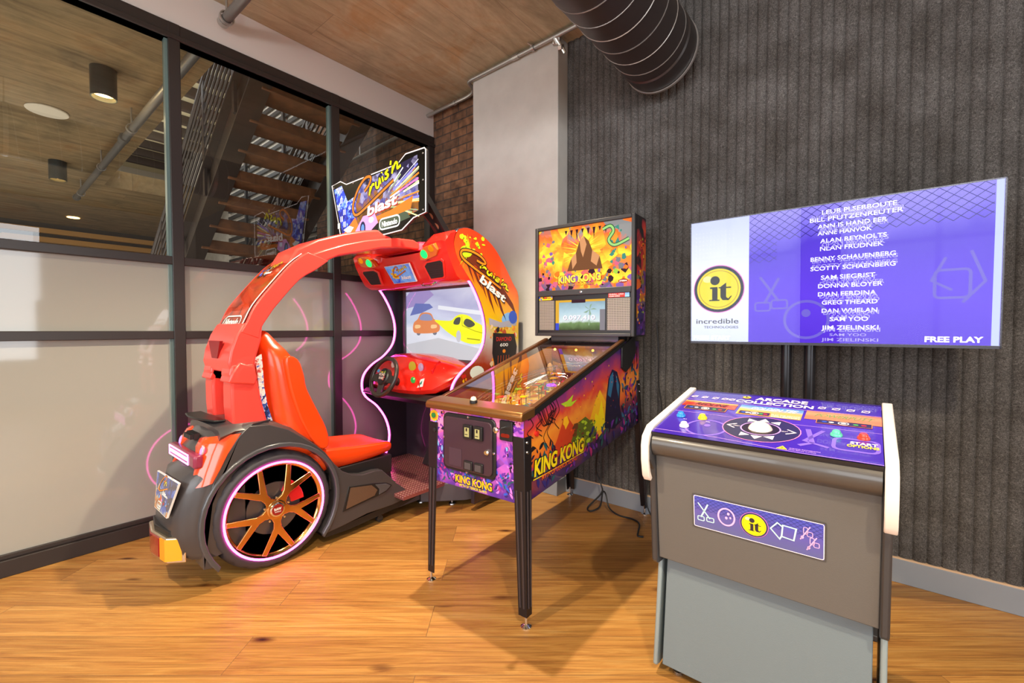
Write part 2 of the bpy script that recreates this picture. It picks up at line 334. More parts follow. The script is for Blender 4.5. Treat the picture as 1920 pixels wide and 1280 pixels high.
    def build(s, name, parent=None, bev=0.0, seg=2, sub=0, smooth=35, world=True, recalc=None):
        me = bpy.data.meshes.new(name); vs = s.v
        if parent is not None and world:
            root = parent
            while root.parent: root = root.parent
            inv = FR.get(root.name)
            if inv is not None: vs = [tuple(inv @ Vector(v)) for v in vs]
        me.from_pydata([tuple(v) for v in vs], [], s.f)
        for m in s.mats: me.materials.append(m)
        me.polygons.foreach_set('material_index', s.mi); me.update()
        if recalc is None: recalc = not s.art
        if recalc:
            bm = bmesh.new(); bm.from_mesh(me); bmesh.ops.recalc_face_normals(bm, faces=bm.faces); bm.to_mesh(me); bm.free()
        o = bpy.data.objects.new(name, me); scn.collection.objects.link(o)
        if smooth:
            me.polygons.foreach_set('use_smooth', [True] * len(me.polygons)); me.set_sharp_from_angle(angle=R(smooth))
        if parent is not None: o.parent = parent
        if bev:
            b = o.modifiers.new('bevel', 'BEVEL'); b.width = bev; b.segments = seg; b.limit_method = 'ANGLE'; b.angle_limit = R(40); b.harden_normals = False
            me.polygons.foreach_set('use_smooth', [True] * len(me.polygons))
        if sub:
            b = o.modifiers.new('sub', 'SUBSURF'); b.levels = sub; b.render_levels = sub
        return o
def thing(name, label, cat, loc=(0, 0, 0), rz=0.0, group=None, local=False):
    o = bpy.data.objects.new(name, None); scn.collection.objects.link(o); o.location = loc; o.rotation_euler = (0, 0, rz)
    o.empty_display_size = 0.1; o['label'] = label; o['category'] = cat
    if group: o['group'] = group
    if not local: FR[o.name] = (Matrix.Translation(loc) @ Matrix.Rotation(rz, 4, 'Z')).inverted()
    return o
def tag(o, label, cat, group=None):
    o['label'] = label; o['category'] = cat
    if group: o['group'] = group
    return o
def struct(name, mb, **k):
    o = mb.build(name, None, **k); o['kind'] = 'structure'; return o
def dup(root, loc, label, rz=None):
    r = root.copy(); scn.collection.objects.link(r); r.location = loc; r['label'] = label
    if rz is not None: r.rotation_euler = (0, 0, rz)
    for ch in list(root.children):
        c = ch.copy(); scn.collection.objects.link(c); c.parent = r
        for g in list(ch.children):
            d = g.copy(); scn.collection.objects.link(d); d.parent = c
    return r

BLACK = mat('black_plastic', '1b1a1c', 0.38); BLK2 = mat('black_satin', '2a292c', 0.45); FRAME = mat('black_frame', '2b2422', 0.4)
WHITE = mat('white_ink', 'f4f2ee', 0.4); YEL = mat('yellow_ink', 'f7e010', 0.35); CHROME = mat('chrome', 'e8e8ea', 0.08, 1.0)
RED = mat('red_plastic', 'e8281c', 0.28, coat=0.4); ORG = mat('orange_ink', 'f28a1c', 0.4); DK = mat('dark_ink', '1c1016', 0.45)
PINK = mat('pink_ink', 'f48ac8', 0.4); PURP = mat('purple_ink', '5a2a9c', 0.4); GREEN = mat('green_ink', '4fae3a', 0.4)
BLUE = mat('blue_ink', '2c56c8', 0.4); LBLUE = mat('light_blue_ink', '7fb4ea', 0.4); REDI = mat('red_ink', 'd0281e', 0.4)
LED = mat('pink_led', 'ff48b8', 0.4, em=13.0); STEEL = mat('steel', 'b8b8ba', 0.25, 1.0)

CRU = [([(1.5, 1.2), (2.1, 1.5), (2.3, 1.9), (1.7, 2.05), (0.8, 1.6), (0.1, 0.8), (0.05, 0.15), (0.5, -0.1), (1.6, 0.1), (3.0, 0.45), (4.6, 0.85)], 1),
       ([(2.0, 0.75), (2.2, 1.3)], 0), ([(2.08, 0.95), (2.4, 1.32), (2.62, 1.28)], 0), ([(2.8, 1.4), (2.8, 1.02), (3.05, 0.98), (3.22, 1.45), (3.28, 1.08)], 0),
       ([(3.5, 1.5), (3.56, 1.12)], 0), ([(3.48, 1.72), (3.5, 1.8)], 0), ([(4.15, 1.7), (3.86, 1.58), (4.12, 1.36), (3.9, 1.2), (3.72, 1.26)], 0),
       ([(4.5, 2.15), (4.42, 1.9)], 0), ([(4.5, 1.3), (4.65, 1.78)], 0), ([(4.6, 1.5), (4.9, 1.84), (5.08, 1.75), (5.06, 1.45), (5.4, 1.5)], 0)]
def script_logo(mb, u, v, sc, rot, l, main, tip, dark, wd=0.16, sy=1.0):
    c, s = math.cos(rot), math.sin(rot)
    for m, ww, ll in ((dark, wd * 1.9, l), (main, wd, l + 1)):
        for pts, big in CRU:
            P = [(u + (x * c - y * sy * s) * sc, v + (x * s + y * sy * c) * sc) for x, y in pts]; P = spline([(p[0], p[1], 0) for p in P], 6)
            mm = tip if (big and m is main) else m
            mb.line([(p.x, p.y) for p in P], ww * sc, ll + (0.3 if big else 0), mm)

# ------------------------------------------------------------------ room shell
G, W, CZ = -3.38, 2.87, 3.40
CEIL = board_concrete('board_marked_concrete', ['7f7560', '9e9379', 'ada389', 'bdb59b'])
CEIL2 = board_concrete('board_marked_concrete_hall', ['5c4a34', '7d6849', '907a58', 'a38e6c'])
BRICK = brick_mat(); FELT = felt_mat()
PLAST = mat('grey_plaster', 'bab5ae', 0.85, noise=0.06, nscale=7, bump=0.15, bscale=60); BULK = mat('white_paint', 'c8c0ba', 0.8)
GREY = mat('grey_baseboard', '84888f', 0.5); ROOMW = mat('wall_paint', 'b9b4ac', 0.85)
struct('floor', MB(floor_mat()).box(G, -3.4, -0.1, 3.9, 3.1, 0))
struct('ceiling', MB(CEIL).box(G, -3.4, CZ, 3.9, 3.1, CZ + 0.2))
t = None
o = MB(mat('white_metal', 'd8d8d8', 0.4)).box(-1.45, -1.10, 2.52, 1.05, -0.70, 2.56).build('added_fill_body'); o['label'] = 'long white body added below the ceiling fill light, out of view'; o['category'] = 'light'  # invented body for the added ceiling fill light
# felt-clad wall: vertical scalloped ribs
mb = MB(FELT); per = 0.0508; x = -1.80; prof = []; K = 9
while x < 3.8:
    for k in range(K): t = k / K; prof.append((x + per * t, W + 0.0025 - 0.012 * abs(math.sin(PI * t)) ** 0.55))
    x += per
prof.append((x, W)); n = len(prof)
mb.add([(p[0], p[1], 0.125) for p in prof] + [(p[0], p[1], CZ) for p in prof], [(i, i + 1, n + i + 1, n + i) for i in range(n - 1)])
struct('wall_back', mb.box(-1.80, W + 0.003, 0, 3.9, W + 0.2, CZ), recalc=False, smooth=50)
struct('baseboard_back', MB(GREY).box(-1.80, W - 0.016, 0, 3.8, W + 0.02, 0.118), bev=0.002)
struct('trim_1', MB(mat('raw_board', 'c9a888', 0.8)).box(-1.80, W - 0.014, 0.118, 3.8, W + 0.02, 0.126))
mb = MB(PLAST).box(-2.665, W - 0.13, 0, -1.80, W + 0.2, CZ)
struct('wall_column', mb, bev=0.004)
struct('baseboard_column', MB(GREY).box(-2.67, W - 0.142, 0, -1.792, W, 0.118), bev=0.003)
struct('wall_brick', MB(BRICK).box(-5.7, W + 0.03, 0, -2.66, W + 0.25, CZ + 0.6))
struct('wall_stairwell', MB(mat('pale_render', 'aba398', 0.8, noise=0.2, nscale=5)).box(-13.0, W + 0.06, 0, -5.7, W + 0.25, 4.9))
m_ = MB(mat('slat_dark', '2c2a2a', 0.5))
for k in range(20): m_.box(-8.85, W + 0.02, 2.3 + 0.125 * k, -5.7, W + 0.05, 2.355 + 0.125 * k)
for xx in (-6.6, -8.0): m_.box(xx - 0.03, W - 0.01, 2.2, xx + 0.03, W + 0.03, 4.85)
tag(m_.build('slatted_screen'), 'dark horizontal slats on the pale stairwell wall, seen between the stair treads', 'screen')
# plaster band above the glazing
struct('wall_left', MB(BULK).box(G - 0.12, -3.4, 3.125, G + 0.02, W + 0.03, CZ), bev=0.002)
# rear and right walls with window openings (behind the camera)
mb = MB(ROOMW).box(G, -3.6, 0, 3.9, -3.4, 0.6).box(G, -3.6, 2.9, 3.9, -3.4, CZ).box(G, -3.6, 0.6, -2.95, -3.4, 2.9).box(-0.85, -3.6, 0.6, -0.35, -3.4, 2.9).box(1.75, -3.6, 0.6, 3.9, -3.4, 2.9)
struct('wall_rear', mb)
mb = MB(ROOMW).box(3.8, -3.4, 0, 4.0, 3.1, 0.7).box(3.8, -3.4, 2.9, 4.0, 3.1, CZ).box(3.8, -3.4, 0.7, 4.0, -1.9, 2.9).box(3.8, 0.7, 0.7, 4.0, 3.1, 2.9)
struct('wall_right', mb)
wi = 4
for x0, x1 in ((-2.95, -0.85), (-0.35, 1.75)):
    mb = MB(FRAME).box(x0, -3.46, 0.6, x0 + 0.06, -3.4, 2.9).box(x1 - 0.06, -3.46, 0.6, x1, -3.4, 2.9).box((x0 + x1) / 2 - 0.03, -3.46, 0.6, (x0 + x1) / 2 + 0.03, -3.4, 2.9)
    mb.box(x0, -3.46, 0.6, x1, -3.4, 0.66).box(x0, -3.46, 2.84, x1, -3.4, 2.9).box(x0, -3.46, 2.1, x1, -3.4, 2.15)
    struct('window_%d' % wi, mb); wi += 1
mb = MB(FRAME).box(3.8, -1.9, 0.7, 3.86, -1.84, 2.9).box(3.8, 0.64, 0.7, 3.86, 0.7, 2.9).box(3.8, -0.63, 0.7, 3.86, -0.57, 2.9).box(3.8, -1.9, 0.7, 3.86, 0.7, 0.76).box(3.8, -1.9, 2.84, 3.86, 0.7, 2.9)
struct('window_%d' % wi, mb)

# ---- glazed partition: three bays, each with two frosted panels below and a clear pane above
FROST = mat('frosted_glazing', '98978f', 0.05, coat=0.0, spec=0.65)
CLEAR = glass_mat('clear_glazing', (0.93, 0.96, 0.95), 1.5, 2.3)
bays = [(-3.4, -1.30), (-1.25, -0.262), (-0.21, 0.785), (0.845, 1.835), (1.90, 2.83)]
for i, (a, b) in enumerate(bays):
    mb = MB(FROST).box(G - 0.012, a, 0.10, G - 0.002, b, 1.192).box(G - 0.012, a, 1.238, G - 0.002, b, 1.655)
    mb.M(CLEAR).add([(G - 0.006, a, 1.70), (G - 0.006, b, 1.70), (G - 0.006, b, 3.03), (G - 0.006, a, 3.03)], [(0, 1, 2, 3)])
    struct('window_%d' % (i + 1 if i < 3 else i + 5), mb, recalc=False)
mb = MB(FRAME)
for y0, y1 in ((-1.30, -1.25), (-0.262, -0.21), (0.785, 0.845), (1.835, 1.90), (2.83, 2.90)):
    mb.box(G - 0.05, y0, 0.0, G + 0.035, y1, 3.13)
struct('trim_2', mb, bev=0.003)
mb = MB(FRAME)
mb.box(G - 0.05, -3.4, 3.03, G + 0.032, 2.9, 3.13).box(G - 0.05, -3.4, 3.03, G + 0.045, 2.9, 3.06)
mb.box(G - 0.045, -3.4, 1.652, G + 0.028, 2.83, 1.702).box(G - 0.045, -3.4, 1.19, G + 0.028, 2.83, 1.24).box(G - 0.05, -3.4, 0, G + 0.03, 2.83, 0.085).box(G - 0.05, -3.4, 0.085, G + 0.012, 2.83, 0.11)
struct('trim_3', mb, bev=0.003)
MUL = mat('grey_green_glazing_bead', '6f8582', 0.3, metal=0.4)
mb = MB(MUL)
for y in (0.785, 1.835, -0.262):
    mb.box(G - 0.03, y - 0.016, 0.11, G + 0.012, y, 3.03)
struct('trim_4', mb)

# ------------------------------------------------------------------ hall beyond the glazing
TIM = mat('dark_stained_timber', '74492a', 0.6, noise=0.35, nscale=9); STR = mat('dark_steel', '3a2f2a', 0.5)
CREAM = mat('cream_paint', 'c9bd9a', 0.8); TANB = mat('tan_band', 'c8924a', 0.7)
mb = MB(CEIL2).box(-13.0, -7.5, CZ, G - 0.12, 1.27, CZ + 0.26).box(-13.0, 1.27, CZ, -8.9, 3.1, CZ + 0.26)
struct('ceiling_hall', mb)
struct('floor_hall', MB(mat('hall_floor', '8d8378', 0.4)).box(-13.0, -7.5, -0.1, G, 3.1, 0))
struct('wall_hall', MB(mat('hall_far_wall', '3a322c', 0.8)).box(-13.2, -7.5, 0, -13.0, 3.1, 3.0).box(-13.2, -7.5, 3.0, -13.0, 3.1, CZ).M(TANB).box(-13.0, -7.5, 3.19, -12.9, 3.1, 3.29).box(-13.0, -7.5, 3.0, -12.85, 3.1, 3.1))
struct('wall_hall_left', MB(ROOMW).box(-13.0, -7.7, 0, G, -7.5, CZ))
struct('ceiling_upper', MB(CREAM).box(-13.0, -2.0, 4.9, G - 0.12, 3.2, 5.0))
struct('wall_upper', MB(mat('upper_wall', '9c9284', 0.8)).box(-13.2, -2, CZ + 0.26, -13.0, 3.2, 4.9))
light('hall_light', 'AREA', (-7.2, -2.2, 3.30), (-7.2, -2.2, 0), 130, (1.0, 0.86, 0.66), shape='RECTANGLE', size=5, size_y=4)
light('hall_uplight', 'AREA', (-7.0, -1.2, 0.3), (-7.0, -1.0, 3.4), 150, (1.0, 0.93, 0.83), shape='RECTANGLE', size=6, size_y=4)
light('upper_hall_light', 'AREA', (-7.6, 1.2, 4.6), (-7.6, 3.6, 3.2), 95, (0.95, 0.97, 1.0), shape='RECTANGLE', size=5, size_y=1.4)
light('upper_ceiling_fill', 'AREA', (-8.5, 0.2, 3.85), (-8.5, 0.8, 6.4), 150, (1.0, 0.95, 0.85), shape='RECTANGLE', size=5, size_y=1.5)  # unseen fill added to brighten the pale upper ceiling

# open-riser staircase rising towards the glazing
st = thing('staircase', 'dark timber open-riser staircase seen from below behind the glass wall', 'stairs', (-6.2, 1.95, 0))
def sx(i): return -4.02 - 0.262 * i
def sz(i): return 3.32 - 0.186 * i
for i in range(-1, 16):
    MB(TIM).box(sx(i) - 0.15, 1.53, sz(i) - 0.10, sx(i) + 0.14, 2.42, sz(i)).build('tread', st, bev=0.006)
def stringer(y0, y1):
    a = (sx(-2) + 0.1, sz(-2) + 0.05); b = (sx(17.3), sz(17.3)); d = Vector((b[0] - a[0], b[1] - a[1])).normalized(); nn = Vector((-d.y, d.x))
    if nn.y < 0: nn = -nn
    top = 0.20; bot = -0.12; P = [(a[0] + nn.x * top, a[1] + nn.y * top), (b[0] + nn.x * top, b[1] + nn.y * top), (b[0] + nn.x * bot, b[1] + nn.y * bot), (a[0] + nn.x * bot, a[1] + nn.y * bot)]
    m_ = MB(STR).prism(P, 'y', y0, y1)
    Q = [(a[0] + nn.x * bot, a[1] + nn.y * bot), (b[0] + nn.x * bot, b[1] + nn.y * bot), (b[0] + nn.x * (bot - 0.015), b[1] + nn.y * (bot - 0.015)), (a[0] + nn.x * (bot - 0.015), a[1] + nn.y * (bot - 0.015))]
    m_.prism(Q, 'y', min(y0, y1) - 0.07, max(y0, y1) + 0.07).prism([(x, z + 0.0) for x, z in [(p[0] + nn.x * (top - bot + 0.015), p[1] + nn.y * (top - bot + 0.015)) for p in Q]], 'y', min(y0, y1) - 0.07, max(y0, y1) + 0.07)
    m_.build('stringer', st)
stringer(1.50, 1.53); stringer(2.42, 2.45)
for yy in (1.46, 2.48):
    m_ = MB(STR)
    for k in range(8):
        h = 0.32 + 0.11 * k; r_ = 0.012 if k < 7 else 0.022
        m_.tube([(sx(-2), yy, sz(-2) + h), (sx(16), yy, sz(16) + h)], r_, 6)
    for i in range(-2, 17, 3): m_.box(sx(i) - 0.025, yy - 0.012, sz(i) - 0.02, sx(i) + 0.025, yy + 0.012, sz(i) + 1.10)
    m_.build('railing', st)
# guard rail and joists above the stair opening
m_ = MB(STR)
for k in range(8): m_.tube([(-4.0, 1.22, CZ + 0.36 + 0.12 * k), (-8.9, 1.22, CZ + 0.36 + 0.12 * k)], 0.012, 6)
for k in range(8): m_.box(-4.1 - 0.65 * k, 1.20, CZ + 0.2, -4.05 - 0.65 * k, 1.24, CZ + 1.25)
tag(m_.build('guard_rail'), 'black metal guard rail around the stair opening in the hall ceiling', 'railing')
for k in range(14):
    o = MB(STR).box(-4.6 - 0.58 * k, -1.9, 4.76, -4.5 - 0.58 * k, 2.9, 4.9).build('ceiling_joist')
    tag(o, 'black joist under the pale upper ceiling, seen through the stair opening', 'beam', 'joists above the stair opening')
# cylinder downlights under the hall ceiling
def downlight(loc, label, r=0.085, h=0.24):
    t = thing('downlight', label, 'light', (loc[0], loc[1], CZ), group='cylinder downlights in the hall', local=True)
    DL = mat('downlight_black', '2c3130', 0.35); LMP = mat('warm_lamp', 'ffc870', 0.5, em=9)
    MB(DL).lathe([(r, 0), (r, -h), (r - 0.008, -h), (r - 0.008, -h + 0.05), (0, -h + 0.05)], (0, 0, 0), 'z', 32).build('housing', t)
    MB(LMP).lathe([(r - 0.012, -h + 0.035), (0, -h + 0.035)], (0, 0, 0), 'z', 24).build('lamp', t)
    return t
dl = downlight((-4.95, 0.72), 'black cylinder downlight under the hall ceiling, nearest the glass wall')
dup(dl, (-8.1, 0.72, CZ), 'black cylinder downlight under the hall ceiling, the smaller lower one')
dup(dl, (-5.35, 1.75, 3.30), 'black cylinder downlight hanging beside the staircase stringer')
light('downlight_glow', 'POINT', (-4.95, 0.72, 3.1), (0, 0, 0), 6, (1, 0.75, 0.4), shadow_soft_size=0.05)
o = MB(mat('white_disc', 'd8cdb8', 0.7)).lathe([(0.0, 0), (0.15, 0), (0.155, -0.008), (0.15, -0.016), (0, -0.016)], (-6.3, 0.5, CZ - 0.002), 'z', 32).build('ceiling_plate')
tag(o, 'flat round pale plate on the hall ceiling below the nearer downlight', 'ceiling plate')
o = MB(mat('warm_lamp', 'ffc870', 0.5, em=9)).lathe([(0, 0), (0.09, 0), (0.09, -0.01), (0, -0.01)], (-11.9, 1.25, CZ - 0.001), 'z', 20).build('recessed_light')
tag(o, 'small glowing recessed light far back in the hall ceiling', 'light')
PIPE = mat('painted_pipe', '6a6560', 0.45, metal=0.3); GALV = mat('galvanised_steel', 'b5b0aa', 0.35, metal=0.8)
t = thing('sprinkler_pipe', 'long grey pipe hung under the hall ceiling beside the stair opening', 'pipe', (-6.3, 1.0, 3.2))
MB(PIPE).tube([(-3.6, 1.03, 3.2), (-9.1, 1.0, 3.2)], 0.034, 12).build('pipe', t)
MB(PIPE).tube([(-6.0, 1.01, 3.2), (-5.9, 1.01, 3.2)], 0.045, 12).build('coupling', t); MB(PIPE).tube([(-9.1, 1.0, 3.2), (-9.16, 1.0, 3.2)], 0.045, 12).build('end_cap', t)
for xx in (-5.6, -7.2, -8.8):
    MB(GALV).tube([(xx, 1.01, 3.24), (xx, 1.01, CZ)], 0.008, 6).lathe([(0.045, -0.012), (0.045, 0.012), (0.038, 0.012), (0.038, -0.012)], (xx, 1.01, 3.2), 'x', 14, closed=True).build('hanger', t)
t = thing('sprinkler_pipe', 'short grey pipe end clamped in front of the white band, top edge of the view', 'pipe', (-3.2, 1.07, 3.25))
MB(PIPE).tube([(-3.30, 1.07, 3.25), (-2.4, 1.085, 3.25)], 0.030, 14).build('pipe', t)
MB(GALV).tube([(-3.31, 1.07, 3.25), (-3.27, 1.07, 3.25)], 0.035, 14).build('end_cap', t)
MB(GALV).tube([(-3.24, 1.07, 3.28), (-3.24, 1.07, CZ - 0.002)], 0.008, 6).lathe([(0.043, -0.012), (0.043, 0.012), (0.036, 0.012), (0.036, -0.012)], (-3.24, 1.07, 3.25), 'x', 14, closed=True).build('hanger', t)
# duct end in the hall
t = thing('hall_duct', 'round grey-green duct end in the hall, far left edge', 'duct', (-8.5, -0.6, 2.9))
MB(mat('green_grey_duct', '7d9488', 0.5, metal=0.3)).lathe([(0.24, -1.5), (0.24, 0), (0.225, 0), (0.225, -1.5)], (-8.9, -0.20, 2.80), 'y', 32, closed=True).build('sleeve', t)
MB(BLACK).lathe([(0.0, 0), (0.224, 0)], (-8.9, -0.30, 2.80), 'y', 32).build('opening', t)
t = thing('pendant_lamp', 'small black cone lamp beside the hall duct end, far left', 'light', (-8.9, 0.2, 3.0))
MB(BLACK).lathe([(0.02, 0), (0.14, -0.13), (0.135, -0.13), (0.015, -0.005)], (-8.9, 0.12, 2.66), 'z', 24).build('shade', t)
MB(mat('warm_lamp', 'ffc870', 0.5, em=9)).lathe([(0, 0), (0.06, 0)], (-8.9, 0.12, 2.55), 'z', 16).build('bulb', t)
MB(BLACK).tube([(-8.9, 0.12, 2.66), (-8.9, 0.12, CZ)], 0.006, 6).build('cord', t)
# ceiling conduit over the column and brick
pts = spline([(-3.36, 2.82, 3.315), (-2.98, 2.83, 3.325), (-2.80, 2.83, 3.33), (-2.72, 2.80, 3.34), (-2.70, 2.73, 3.355), (-2.66, 2.71, 3.362), (-2.5, 2.71, 3.364), (-1.85, 2.70, 3.364), (-1.3, 2.69, 3.364), (-0.4, 2.68, 3.364)], 5)
t = thing('conduit', 'galvanised conduit bending round the top of the plaster column', 'conduit', (-2.3, 2.72, 3.37))
MB(GALV).tube(pts, 0.016, 10).build('tube', t)
MB(GALV).tube([(-2.20, 2.705, 3.364), (-2.14, 2.704, 3.364)], 0.021, 10).build('coupling', t); MB(GALV).tube([(-3.0, 2.83, 3.325), (-2.97, 2.83, 3.325)], 0.021, 10).build('coupling', t)
m_ = MB(GALV).lathe([(0.021, -0.012), (0.024, -0.012), (0.024, 0.012), (0.021, 0.012)], (-2.0, 2.702, 3.364), 'x', 12, closed=True).tube([(-2.0, 2.702, 3.375), (-2.02, 2.66, CZ - 0.012)], 0.005, 6)
m_.build('clamp', t)
t = thing('beam_clamp', 'bright metal beam clamp on the top corner of the plaster column', 'clamp', (-1.8, 2.71, 3.3))
MB(GALV).obox((-1.80, 2.72, 3.345), (0.05, 0.05, 0.06), (0.3, 0.2, 0.5)).obox((-1.775, 2.74, 3.30), (0.03, 0.09, 0.03), (0.6, 0, 0.3)).build('bracket', t, bev=0.004)
MB(CHROME).tube([(-1.79, 2.70, 3.35), (-1.755, 2.76, 3.26)], 0.012, 8).tube([(-1.82, 2.70, 3.37), (-1.80, 2.69, 3.31)], 0.006, 6).build('bolt', t)
t = thing('hall_conduit', 'thin conduit along the top of the brick wall behind the glass', 'conduit', (-4.4, 2.8, 3.2))
MB(GALV).tube(spline([(-3.5, 2.86, 3.28), (-4.3, 2.86, 3.26), (-5.2, 2.86, 3.20), (-5.5, 2.84, 3.0)], 4), 0.016, 8).build('tube', t)
MB(GALV).tube([(-4.6, 2.86, 3.26), (-4.6, 2.86, CZ - 0.01)], 0.006, 6).build('hanger', t)
# black spiral duct ending at the felt wall
DUCT = mat('black_duct', '2e2726', 0.42); SEAM = mat('duct_seam', '9a9490', 0.35, metal=0.5)
t = thing('spiral_duct', 'large black spiral duct hanging below the ceiling and ending at the felt wall', 'duct', (-0.99, 1.5, 2.96))
dc = (-1.035, 2.95); dr = 0.215
MB(DUCT).lathe([(dr, -2.4), (dr, 2.72), (dr - 0.01, 2.72), (dr - 0.01, -2.4)], (dc[0], 0, dc[1]), 'y', 64, closed=True).build('sleeve', t)
m_ = MB(SEAM)
hel = []; turns = 38; y0 = -2.3; y1 = 2.66
for i in range(turns * 40 + 1):
    a = 2 * PI * i / 40; hel.append((dc[0] + (dr + 0.0005) * math.cos(a), y0 + (y1 - y0) * i / (turns * 40), dc[1] + (dr + 0.0005) * math.sin(a)))
m_.tube(hel, 0.0032, 4).build('seam', t)
MB(mat('duct_band', '2c2625', 0.4)).lathe([(dr, 2.58), (dr + 0.008, 2.59), (dr + 0.008, 2.70), (dr, 2.72)], (dc[0], 0, dc[1]), 'y', 64).build('end_collar', t)
MB(SEAM).lathe([(dr + 0.006, 2.715), (dr + 0.013, 2.715), (dr + 0.013, 2.73), (dr + 0.006, 2.73)], (dc[0], 0, dc[1]), 'y', 64, closed=True).build('rim', t)
MB(BLACK).lathe([(0, 2.70), (dr - 0.012, 2.70)], (dc[0], 0, dc[1]), 'y', 48).build('damper', t)
for yy in (0.2, 1.7):
    MB(GALV).tube([(dc[0], yy, dc[1] + dr), (dc[0], yy, CZ)], 0.006, 6).lathe([(dr + 0.002, -0.015), (dr + 0.006, -0.015), (dr + 0.006, 0.015), (dr + 0.002, 0.015)], (dc[0], yy, dc[1]), 'y', 48, closed=True).build('hanger', t)

# ------------------------------------------------------------------ television on two posts
t = thing('television_stand', 'pair of round black posts behind the game pedestal carrying the television', 'tv stand', (-0.27, 2.5, 0))
POST = mat('black_post', '2a292d', 0.25, metal=0.5)
for xx in (-0.318, -0.222): MB(POST).tube([(xx, 2.54, 0.02), (xx, 2.54, 1.5)], 0.0235, 20).build('post', t)
MB(BLK2).box(-0.6, 2.25, 0.0, 0.06, 2.75, 0.025).build('base_plate', t, bev=0.004)
MB(BLK2).box(-0.40, 2.495, 1.22, -0.14, 2.53, 1.62).build('mount_plate', t, bev=0.004)
t = thing('television', 'wide flat television with a bright purple and white game screen', 'television', (-0.18, 2.47, 1.17))
UV = Vector((0, -0.03, 1)).normalized(); O = Vector((-0.751, 2.45, 1.175)); TW, TH = 1.137, 0.640
def tvq(u, v, d): return O + Vector((1, 0, 0)) * u + UV * v + Vector((0, -1, 0)) * d
def slab(mb, u0, v0, u1, v1, d0, d1):
    return mb.add([tvq(u, v, d) for d in (d0, d1) for v in (v0, v1) for u in (u0, u1)], [(0, 2, 3, 1), (4, 5, 7, 6), (0, 1, 5, 4), (2, 6, 7, 3), (0, 4, 6, 2), (1, 3, 7, 5)])
slab(MB(BLACK), 0, 0, TW, TH, -0.045, -0.001).build('housing', t, bev=0.003)
slab(slab(slab(slab(MB(mat('tv_bezel', '3c3a40', 0.25, metal=0.7)), 0, 0, TW, 0.012, -0.002, 0.004), 0, TH - 0.005, TW, TH, -0.002, 0.004), 0, 0, 0.005, TH, -0.002, 0.004), TW - 0.005, 0, TW, TH, -0.002, 0.004).build('bezel', t)
TVE = 1.0
def em(name, c, s=1.0, rough=0.3): return mat(name, c, rough, em=s * TVE, spec=0.0)
m_ = MB(); m_.frame(O, (1, 0, 0), UV)
SCR_P = artmat('screen_purple', [(0.0, '4a22c8'), (0.35, '5630d6'), (0.7, '4b2fc6'), (1, '8a80e8')], (0, 0, 1), 0.0, 0.64, 0.35, 3, em=1.1, rough=0.3, coat=0)
m_.rect(0.005, 0.012, TW - 0.005, TH - 0.005, 1, SCR_P)
m_.rect(0.005, 0.012, 0.281, TH - 0.005, 2, artmat('screen_white', [(0, 'c9d2f4'), (0.5, 'dfe4fa'), (1, 'b9c2ee')], (0, 0, 1), 0.0, 0.62, 0.2, 4, em=1.05, rough=0.3, coat=0))
m_.rect(TW - 0.027, 0.012, TW - 0.006, TH - 0.005, 2, em('screen_strip', 'c2cef4', 1.0))
LAT = em('screen_lattice', '3a2a9a', 0.6); m_.M(LAT)
def clipseg(p, q, x0, x1, y0, y1):
    t0, t1 = 0.0, 1.0; dx, dy = q[0] - p[0], q[1] - p[1]
    for pp, qq in ((-dx, p[0] - x0), (dx, x1 - p[0]), (-dy, p[1] - y0), (dy, y1 - p[1])):
        if abs(pp) < 1e-12:
            if qq < 0: return None
        else:
            r_ = qq / pp
            if pp < 0: t0 = max(t0, r_)
            else: t1 = min(t1, r_)
    if t0 >= t1: return None
    return (p[0] + t0 * dx, p[1] + t0 * dy), (p[0] + t1 * dx, p[1] + t1 * dy)
def lattice(mb, x0, x1, y0, y1, step, sl, wd, l, m):
    mb.M(m); k = x0 - (y1 - y0) / sl
    while k < x1 + (y1 - y0) / sl:
        for sg in (1, -1):
            s_ = clipseg((k, y0), (k + sg * (y1 - y0) / sl, y1), x0, x1, y0, y1)
            if s_: mb.line(s_, wd, l)
        k += step
lattice(m_, 0.283, TW - 0.03, 0.50, TH - 0.006, 0.042, 0.8, 0.0022, 3, LAT)
lattice(m_, 0.283, 0.40, 0.40, 0.50, 0.042, 0.8, 0.0016, 3, LAT)
DOT = em('screen_dot', 'f2f4ff', 1.0); m_.M(DOT)
for i in range(11):
    for j in range(8): m_.disc(0.03 + i * 0.018, 0.43 + j * 0.021, 0.0022, 0.0022, 3, n=6)
